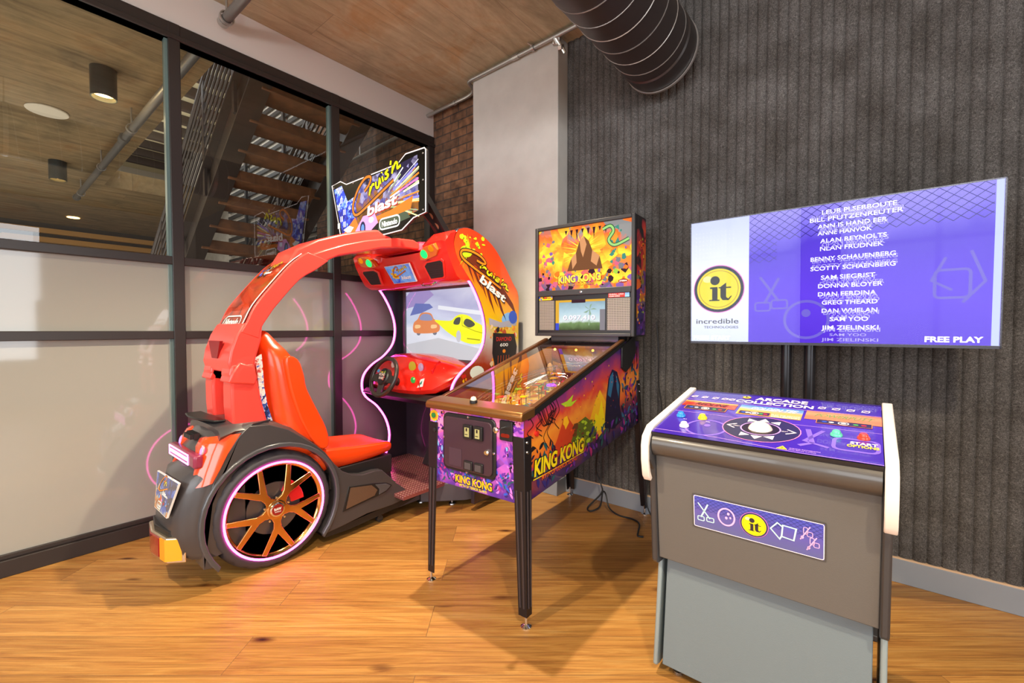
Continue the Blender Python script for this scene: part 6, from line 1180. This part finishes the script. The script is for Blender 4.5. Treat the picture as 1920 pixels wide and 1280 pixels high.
m_.poly(sp2([(0.36, 0.30), (0.46, 0.295), (0.55, 0.295), (0.60, 0.325), (0.66, 0.34), (0.74, 0.325), (0.80, 0.285), (0.87, 0.255), (0.895, 0.21), (0.885, 0.14), (0.80, 0.12), (0.70, 0.13), (0.60, 0.165), (0.50, 0.21), (0.42, 0.26)]), 3, E2('yellow_car', 'ecec28', 0.85)).poly(sp2([(0.575, 0.27), (0.60, 0.31), (0.65, 0.315), (0.635, 0.265)], 4), 3.6, E2('glass_dark', '6a6a60', 0.4)).poly(sp2([(0.685, 0.27), (0.71, 0.305), (0.77, 0.29), (0.80, 0.26), (0.74, 0.24)], 4), 3.6).line([(0.665, 0.325), (0.67, 0.255), (0.80, 0.215), (0.88, 0.20)], 0.004, 3.7, E2('shade_y', 'b8b018', 0.6)).line([(0.72, 0.16), (0.85, 0.15)], 0.008, 3.7)
m_.disc(0.63, 0.175, 0.026, 0.045, 3.8, E2('wheel', 'd0d0d8', 0.7), 16).disc(0.45, 0.27, 0.03, 0.02, 2.8, E2('dust', 'c8b890', 0.6), 12)
m_.poly([(0, 0.1), (0.4, 0.16), (SWd, 0.08), (SWd, 0), (0, 0)], 1.5, E2('road', 'd2d2d8', 0.7)).line([(0.40, 0.40), (0.9, 0.34)], 0.03, 1.8, E2('rail', 'e4e6ee', 0.8))
m_.build('screen', car, smooth=0)
m_ = MB(glass_mat('screen_gloss', (1, 1, 1), 1.42, 0.75)); m_.add([(sx0, 2.292, sz0), (sx1, 2.292, sz0), (sx1, 2.292, sz1), (sx0, 2.292, sz1)], [(0, 1, 2, 3)]); m_.build('screen_glass', car, recalc=False)
# hood over the screen: side lobes and lower centre
hx = [(-3.14, 0.0, 1.0), (-3.10, 0.0, 1.0), (-2.98, 0.0, 1.0), (-2.90, 0.015, 0.8), (-2.86, 0.05, 0.35), (-2.80, 0.06, 0.0), (-2.61, 0.065, 0.0), (-2.42, 0.06, 0.0), (-2.36, 0.05, 0.35), (-2.32, 0.015, 0.8), (-2.24, 0.0, 1.0), (-2.115, 0.0, 1.0), (-2.08, 0.0, 1.0)]
rings = []
for x, dy, k in hx:
    s2 = 0.012 if x in (-3.14, -2.08) else 0
    rings.append([(x, 2.29, 1.575), (x, 2.02 + dy, 1.563 + s2), (x, 1.985 + dy, 1.585 + s2), (x, 1.945 + dy, 1.66), (x, 1.905 + dy, 1.735), (x, 1.885 + dy, 1.775 + 0.04 * k - s2), (x, 1.93 + dy, 1.79 + 0.085 * k - s2), (x, 2.03, 1.80 + 0.110 * k - s2), (x, 2.20, 1.80 + 0.09 * k - s2), (x, 2.38, 1.76)])
MB(HOOD).loft(rings).build('hood', car, smooth=50)
def on_hood(dx):   # the sloping front plane of the hood lobes
    return Vector((dx, 1.985, 1.585)), Vector((0, -0.47, 0.88)).normalized()
def hood_plate(name, pts, m, d0, d1, parent=car, dy=0.0, bev=0.003):
    vd = Vector((0, -0.08, 0.150)).normalized(); nd = Vector((0, -0.150, -0.08)).normalized(); O_ = Vector((0, 1.985 + dy, 1.585))
    def P(x, v, d): return Vector((x, 0, 0)) + O_ + vd * v + nd * d
    return MB(m).loft([[P(x, v, d0) for x, v in pts], [P(x, v, d1) for x, v in pts]]).build(name, parent, bev=bev)
SPK = dots_mat('hood_speaker_mesh', '3a2a2c', '141012', 150, 0.5, 0.3, 0.3, 0.5)
for s_ in (1, -1):
    def mx(x): return x if s_ > 0 else 2 * (-2.61) - x
    sp0 = [(mx(x), v) for x, v in ((-2.335, 0.105), (-2.30, 0.125), (-2.165, 0.130), (-2.150, 0.115), (-2.185, 0.025), (-2.20, 0.015), (-2.32, 0.012))]
    c_ = Vector((sum(p[0] for p in sp0) / 7, sum(p[1] for p in sp0) / 7)); big = [(c_.x + (p[0] - c_.x) * 1.18, c_.y + (p[1] - c_.y) * 1.2) for p in sp0]
    sf = hood_plate('speaker_frame', big, HOOD, -0.005, 0.007); hood_plate('speaker_mesh', sp0, SPK, 0.0, 0.0085, sf)
    lm0 = [(mx(x), v) for x, v in ((-2.35, 0.150), (-2.335, 0.20), (-2.27, 0.232), (-2.17, 0.242), (-2.15, 0.20), (-2.18, 0.165), (-2.30, 0.145))]
    lf = hood_plate('headlamp', lm0, mat('headlamp_orange', 'd8641c', 0.2, coat=0.8), -0.02, 0.010, dy=0.0)
    vd = Vector((0, -0.08, 0.150)).normalized(); nd = Vector((0, -0.150, -0.08)).normalized()
    for x, v, c, r, e in ((-2.29, 0.187, '20e860', 0.030, 2.2), (-2.205, 0.215, 'f08c10', 0.022, 0.9)):
        p = Vector((mx(x), 1.985, 1.585)) + vd * v + nd * 0.010; MB(mat('bulb_' + c, c, 0.3, em=e)).lathe([(r, 0), (r * 0.85, 0.008), (0, 0.013)], p, nd, 20).build('bulb', lf)
m_ = MB(WHITE); L0 = Vector((-2.80, 2.030, 1.598)); L1 = Vector((-2.535, 2.030, 1.598)); L2 = Vector((-2.535, 1.962, 1.722)); L3 = Vector((-2.83, 1.962, 1.722)); sh = Vector((0, -0.010, -0.005))
m_.loft([[p for p in (L0, L1, L2, L3)], [p + sh for p in (L0, L1, L2, L3)]]); vv = (L3 - L0); uu = Vector((1, 0, 0)); vv = (vv - uu * vv.dot(uu)).normalized()
m_.frame(L0 + sh, uu, vv, 0.0008); m_.art = False
if m_.N.y > 0: m_.N = -m_.N
m_.poly([(0.003, 0.003), (0.262, 0.003), (0.262, 0.138), (-0.025, 0.138)], 1, artmat('small_marquee', [(0, '3a4ad0'), (0.5, '8ab4f0'), (1, '5a5ae0')], (0.6, 0, 1), 1.45, 1.85, 1.2, 22, em=0.6, rough=0.2))
m_.scatter(14, 0.02, 0.04, 0.09, 0.11, 1.6, [YEL], 0.008, 0.022); script_logo(m_, 0.045, 0.055, 0.034, 0.05, 2, YEL, ORG, DK); m_.text('blast', 0.12, 0.030, 0.026, 4, WHITE, wid=0.11, shear=0.2)
m_.build('small_marquee', car, smooth=0)
MB(CHROME).tube(spline([(-2.42, 1.99, 1.575), (-2.41, 1.965, 1.555), (-2.30, 1.96, 1.552), (-2.28, 1.985, 1.572)], 4), 0.006, 6).build('hood_latch', car)
# marquee on its bracket
for dx in (0.0, -0.62):
    m_ = MB(BLACK); P = [(2.02, 1.86), (2.10, 1.90), (1.85, 2.18), (1.77, 2.18), (1.77, 2.05)]
    m_.prism(P, 'x', -2.245 + dx, -2.258 + dx); m_.obox((-2.251 + dx, 1.935, 1.975), (0.10, 0.012, 0.40), (R(41), 0, 0))
    b_ = m_.build('marquee_bracket', car)
    for t_ in (0.03, -0.045): 
        q = Vector((-2.251 + dx, 1.935, 1.975)) + Vector((0, -math.sin(R(41)), math.cos(R(41)))) * t_ + Vector((0, -0.76, -0.65)) * 0.008
        MB(mat('bracket_hole', '8a6a50', 0.6)).lathe([(0.024, 0), (0.024, 0.002), (0, 0.002)], q, (0, -0.754, -0.656), 20).build('bracket_hole', b_)
MQ = [(-3.201, 2.342), (-3.08, 2.351), (-2.999, 2.313), (-2.377, 2.316), (-2.296, 2.360), (-2.114, 2.352), (-2.102, 2.338), (-2.105, 1.963), (-2.223, 1.947), (-2.342, 1.888), (-2.51, 1.885), (-2.98, 1.90), (-3.08, 1.93)]
MB(BLACK).prism(MQ, 'y', 1.752, 1.772).build('marquee_board', car, bev=0.003)
m_ = MB(mat('marquee_edge', 'fff0ea', 0.3, em=1.4)); m_.tube([(x, 1.7505, z) for x, z in MQ], 0.0035, 5, closed=True); m_.build('marquee_edge', car)
m_ = MB(); m_.frame((-3.2, 1.750, 1.885), (1, 0, 0), (0, 0, 1), 0.0007); m_.N = Vector((0, -1, 0))
cx, cz = -2.65, 2.12; P = [((x - cx) * 0.985 + cx + 3.2, (z - cz) * 0.975 + cz - 1.885) for x, z in MQ]
m_.poly(P, 0.5, mat('marquee_dark', '3a342c', 0.25, em=0.12)); 
def M_(n_, c, e=1.0): return mat('mq_' + n_, c, 0.2, em=e * 1.35)
m_.poly([(0.03, 0.42), (0.14, 0.43), (0.22, 0.30), (0.32, 0.32), (0.34, 0.15), (0.2, 0.05), (0.14, 0.08)], 1, artmat('mq_city', [(0, '2a2a8a'), (0.4, '3a4ad8'), (0.55, '6a9af8'), (0.7, 'd8d8ff'), (1, '3a2a9a')], (0.5, 0, 1), 1.75, 2.25, 1.3, 26, em=1.4, rough=0.2, cells=30))
m_.poly([(0.32, 0.10), (0.30, 0.30), (0.45, 0.41), (0.80, 0.425), (1.02, 0.44), (1.03, 0.10), (0.85, 0.07)], 1, artmat('mq_street', [(0, '3a2a1c'), (0.35, 'a86a2a'), (0.55, '4a4a9a'), (0.75, 'b8b0d8'), (1, '2a2440')], (0.2, 0, 1), 1.88, 2.38, 0.7, 12, em=1.1, rough=0.2, cells=18))
for k in range(34):      # light trails fanning out
    a = R(random.uniform(-18, 38)); r0 = random.uniform(0.12, 0.30); r1 = r0 + random.uniform(0.15, 0.36); c0 = (0.60, 0.20)
    p = (c0[0] + r0 * math.cos(a), c0[1] + r0 * math.sin(a)); q = (c0[0] + r1 * math.cos(a), c0[1] + r1 * math.sin(a))
    q = (min(q[0], 1.035), q[1]); m_.line([p, q], random.uniform(0.004, 0.014), 1.5 + 0.02 * k, random.choice([M_('w', 'f4f0ff', 1.3), M_('v', '8a8af0', 1.0), M_('p', 'f07ac0', 1.0), M_('y', 'f4f0a0', 1.2), M_('o', 'f08a2a', 1.0), M_('g', 'b8c890', 0.8)])) if q[1] < 0.44 and q[1] > 0.05 else None
m_.poly([(0.14, 0.06), (0.32, 0.17), (0.36, 0.10), (0.30, 0.05), (0.18, 0.03)], 2.4, M_('orange', 'f0802a', 1.0)).poly([(0.30, 0.05), (0.42, 0.16), (0.56, 0.16), (0.60, 0.09), (0.50, 0.04), (0.36, 0.03)], 2.6, M_('pinkcar', 'f0a0e0', 1.1)).poly([(0.16, 0.10), (0.24, 0.12), (0.30, 0.10), (0.24, 0.06)], 2.8, M_('white', 'f8f4ee', 1.2)).disc(0.415, 0.075, 0.035, 0.05, 3, M_('ink', '2a2a6a', 0.4), 18).disc(0.415, 0.075, 0.020, 0.030, 3.3, M_('b', '6a9af0', 0.9), 14).disc(0.52, 0.12, 0.03, 0.02, 3, M_('w', 'f4f0ff', 1.3), 12)
m_.poly([(0.45, 0.12), (0.75, 0.15), (0.98, 0.20), (0.95, 0.12), (0.7, 0.10)], 2.2, M_('orange', 'f0802a', 1.0)).poly([(0.60, 0.03), (0.95, 0.07), (0.9, 0.12), (0.62, 0.11)], 2.0, M_('grn', '6a7a60', 0.5))
for k in range(12): m_.rect(0.08 + 0.02 * (k % 6), 0.12 + 0.045 * (k // 2 % 5), 0.09 + 0.02 * (k % 6), 0.16 + 0.045 * (k // 2 % 5), 2, M_('white', 'f8f4ee', 1.2))
script_logo(m_, 0.30, 0.185, 0.108, 0.13, 5, M_('yel', 'f6ee18', 1.1), M_('orange', 'f0802a', 1.0), DK, wd=0.16, sy=0.95)
m_.text('blast', 0.48, 0.145, 0.072, 5, M_('redshadow', 'c82a1c', 0.8), wid=0.345, rot=0.08, shear=0.2).text('blast', 0.475, 0.152, 0.068, 6, M_('white', 'f8f4ee', 1.2), wid=0.34, rot=0.08, shear=0.2)
m_.rrect(0.62, 0.035, 0.84, 0.105, 0.03, 0.010, 4, M_('white', 'f8f4ee', 1.2)).text('Nintendo', 0.645, 0.052, 0.036, 4, M_('white', 'f8f4ee', 1.2), wid=0.17)
m_.build('marquee_art', car, smooth=0)
for x, z in ((-2.125, 2.32), (-2.125, 2.16), (-2.125, 1.98), (-2.90, 2.30), (-3.17, 2.32)): MB(STEEL).lathe([(0.006, 0), (0.005, 0.004), (0, 0.005)], (x, 1.7478, z), (0, -1, 0), 10).build('marquee_bolt', car)
# dashboard pod
DASH = mat('dash_red', 'e02418', 0.22, coat=0.6)
rings = []
for x, yf, yb, zt, zb in ((-3.10, 2.02, 2.30, 0.985, 0.83), (-3.0, 1.95, 2.30, 1.02, 0.80), (-2.85, 1.93, 2.30, 1.055, 0.79), (-2.64, 1.92, 2.30, 1.075, 0.785), (-2.45, 1.93, 2.30, 1.055, 0.79), (-2.30, 1.96, 2.30, 1.02, 0.81), (-2.20, 2.02, 2.28, 0.995, 0.87), (-2.15, 2.10, 2.25, 0.985, 0.93)):
    rings.append([(x, yf + 0.03, zb), (x, yf, zb + 0.03), (x, yf + 0.015, (zt + zb) / 2), (x, yf + 0.07, zt - 0.025), (x, yf + 0.13, zt), (x, yb, zt - 0.02), (x, yb, zb)])
MB(DASH).loft(rings).build('dashboard', car, smooth=35)
MB(BLACK).prism([(1.92, 0.76), (1.96, 0.795), (2.3, 0.795), (2.3, 0.70), (2.05, 0.70)], 'x', -3.09, -2.25).build('dashboard_shelf', car, bev=0.006)
for x, z, rx, rz_, c in ((-2.52, 0.985, 0.036, 0.036, 'f2c83a'), (-2.43, 0.985, 0.024, 0.028, 'f0b8d8'), (-2.74, 0.985, 0.024, 0.028, 'f0b8a8'), (-2.47, 0.895, 0.022, 0.022, '4ad85a'), (-3.02, 0.93, 0.020, 0.022, 'f4c01c'), (-2.92, 0.93, 0.014, 0.014, '5ab0d8')):
    b_ = MB(mat('dash_' + c, c, 0.25, em=0.5, coat=0.4)).lathe([(1, 0), (1, 0.008), (0.7, 0.014), (0, 0.015)], (0, 0, 0), 'z', 20)
    yy = 1.925 + (0.045 if z > 0.95 else 0.012) + max(0, (abs(x + 2.64) - 0.2)) * 0.35; b_.v = [(x + p[0] * rx, yy - p[2], z + p[1] * rz_) for p in b_.v]; b_.build('dash_button', car)
for k, (x, zt, zb) in enumerate(((-2.40, 0.93, 0.83), (-2.33, 1.0, 0.90), (-2.26, 0.98, 0.88))):
    yy = 1.935 + 0.06 * k; MB(mat('dash_fin', 'c81c14', 0.22, coat=0.6)).prism([(yy, zb), (yy - 0.015, zt - 0.03), (yy + 0.06, zt + 0.03), (yy + 0.12, zb + 0.05)], 'x', x - 0.006, x + 0.006).build('dash_fin', car, bev=0.002)
m_ = MB(mat('dash_decal', 'c8d8d8', 0.3)); m_.frame((-2.42, 1.930, 0.845), (1, 0.2, 0), (0.1, 0, 1), 0.001); m_.art = False; m_.N = Vector((0, -1, 0)); m_.poly([(0, 0), (0.05, 0.012), (0.062, 0.07), (0.03, 0.062)], 4).poly([(0.015, 0.015), (0.04, 0.03), (0.045, 0.055), (0.025, 0.035)], 5, mat('dash_teal', '1a7a6a', 0.3)); m_.build('dash_decal', car, smooth=0)
# steering wheel
SC = Vector((-2.645, 1.815, 0.915)); SA = Vector((0.0, -0.93, 0.36)).normalized(); su = Vector((1, 0, 0)); sv = SA.cross(su).normalized() * -1
if sv.z < 0: sv = -sv
SWM = mat('steering_black', '2a2622', 0.35, coat=0.3)
sw = MB(SWM).tube([SC + su * 0.135 * math.cos(2 * PI * i / 48) + sv * 0.135 * math.sin(2 * PI * i / 48) for i in range(48)], 0.0155, 12, closed=True).build('steering_wheel', car)
m_ = MB(SWM)
for a in (-8, 188, 270):
    d = su * math.cos(R(a)) + sv * math.sin(R(a)); e_ = SA.cross(d).normalized(); w0, w1 = 0.035, 0.022
    m_.loft([[SC + d * 0.03 + e_ * w0 - SA * 0.012, SC + d * 0.03 - e_ * w0 - SA * 0.012, SC + d * 0.03 - e_ * w0 + SA * 0.006, SC + d * 0.03 + e_ * w0 + SA * 0.006], [SC + d * 0.128 + e_ * w1 - SA * 0.006, SC + d * 0.128 - e_ * w1 - SA * 0.006, SC + d * 0.128 - e_ * w1 + SA * 0.006, SC + d * 0.128 + e_ * w1 + SA * 0.006]])
    MB_ = m_
    m_.build('spoke', sw, bev=0.002); m_ = MB(SWM)
hub = MB(BLACK).lathe([(0.062, -0.02), (0.062, 0.008), (0.052, 0.016), (0, 0.018)], SC, SA, 32).build('hub', sw)
m_ = MB(); m_.frame(SC + SA * 0.0185, su, sv, 0.0006); m_.N = SA; m_.disc(0, 0, 0.046, 0.046, 0, DK, 28); m_.text('ROAD', -0.033, 0.004, 0.020, 1, WHITE, wid=0.064).text('WARS', -0.030, -0.022, 0.020, 1, WHITE, wid=0.06).scatter(12, -0.03, 0.026, 0.03, 0.038, 1, [GREEN, REDI, ORG], 0.004, 0.009).scatter(8, 0.02, -0.03, 0.038, 0.01, 0.6, [REDI], 0.004, 0.009); m_.build('hub_badge', sw, smooth=0)
MB(BLACK).tube([SC - SA * 0.01, SC - SA * 0.14], 0.03, 14).build('column', sw)
# base, footwell, pedals, foot
STEELB_ = mat('base_grey', '57535a', 0.4, metal=0.3)
MB(STEELB_).prism([(-3.12, 1.95), (-2.415, 1.95), (-2.20, 2.17), (-2.11, 2.36), (-2.11, 2.62), (-3.12, 2.62)], 'z', 0.04, 0.165).build('base_frame', car, bev=0.003)
MB(BLACK).prism([(-2.47, 1.944), (-2.418, 1.944), (-2.418, 1.956), (-2.47, 1.956)], 'z', 0.045, 0.162).build('end_plate', car)
m_ = MB(dots_mat('diamond_plate', '9a5a5a', 'f0c0b0', 42, 0.25, 0.45, 0.26, 1.0)); m_.box(-3.09, 1.72, 0.15, -2.30, 2.40, 0.172); m_.build('floor_plate', car)  # pink shine of the light strips is put into the plate colours
MB(STEELB_).box(-2.87, 1.70, 0.06, -2.42, 1.97, 0.15).build('joining_channel', car)
m_ = MB(); m_.frame((-2.408, 1.962, 0.052), Vector((0.205, 0.21, 0)), (0, 0, 1), 0.001); m_.art = False; WR = mat('badge_white_red', 'f0d0cc', 0.4); RB = mat('badge_red', 'b8281c', 0.4)
m_.ring(0.15, 0.052, 0.040, 0.044, 0.005, 1, RB); m_.text('RAW', 0.122, 0.050, 0.026, 1.5, RB, wid=0.058).text('THRILLS', 0.124, 0.030, 0.014, 1.5, RB, wid=0.054); m_.poly([(0.108, 0.044), (0.192, 0.044), (0.192, 0.047), (0.108, 0.047)], 1.5)
m_.poly([(0.108, 0.02), (0.192, 0.02), (0.192, 0.085), (0.108, 0.085)], 0.7, WR)
m_.build('maker_badge', car, smooth=0)
for x, y in ((-2.30, 2.14), (-2.50, 2.02), (-3.05, 2.02), (-2.18, 2.5), (-3.05, 2.5)): MB(STEEL).lathe([(0.026, 0), (0.024, 0.008), (0.008, 0.012), (0.008, 0.05)], (x, y, 0), 'z', 18).build('levelling_foot', car)
for x in (-2.70, -2.56): MB(BLACK).obox((x, 2.26, 0.24), (0.07, 0.02, 0.13), (R(-25), 0, 0)).build('pedal', car, bev=0.004)
MB(INN).box(XL + 0.03, 2.36, 0.16, XR - 0.03, 2.41, 0.98).build('kick_panel', car)
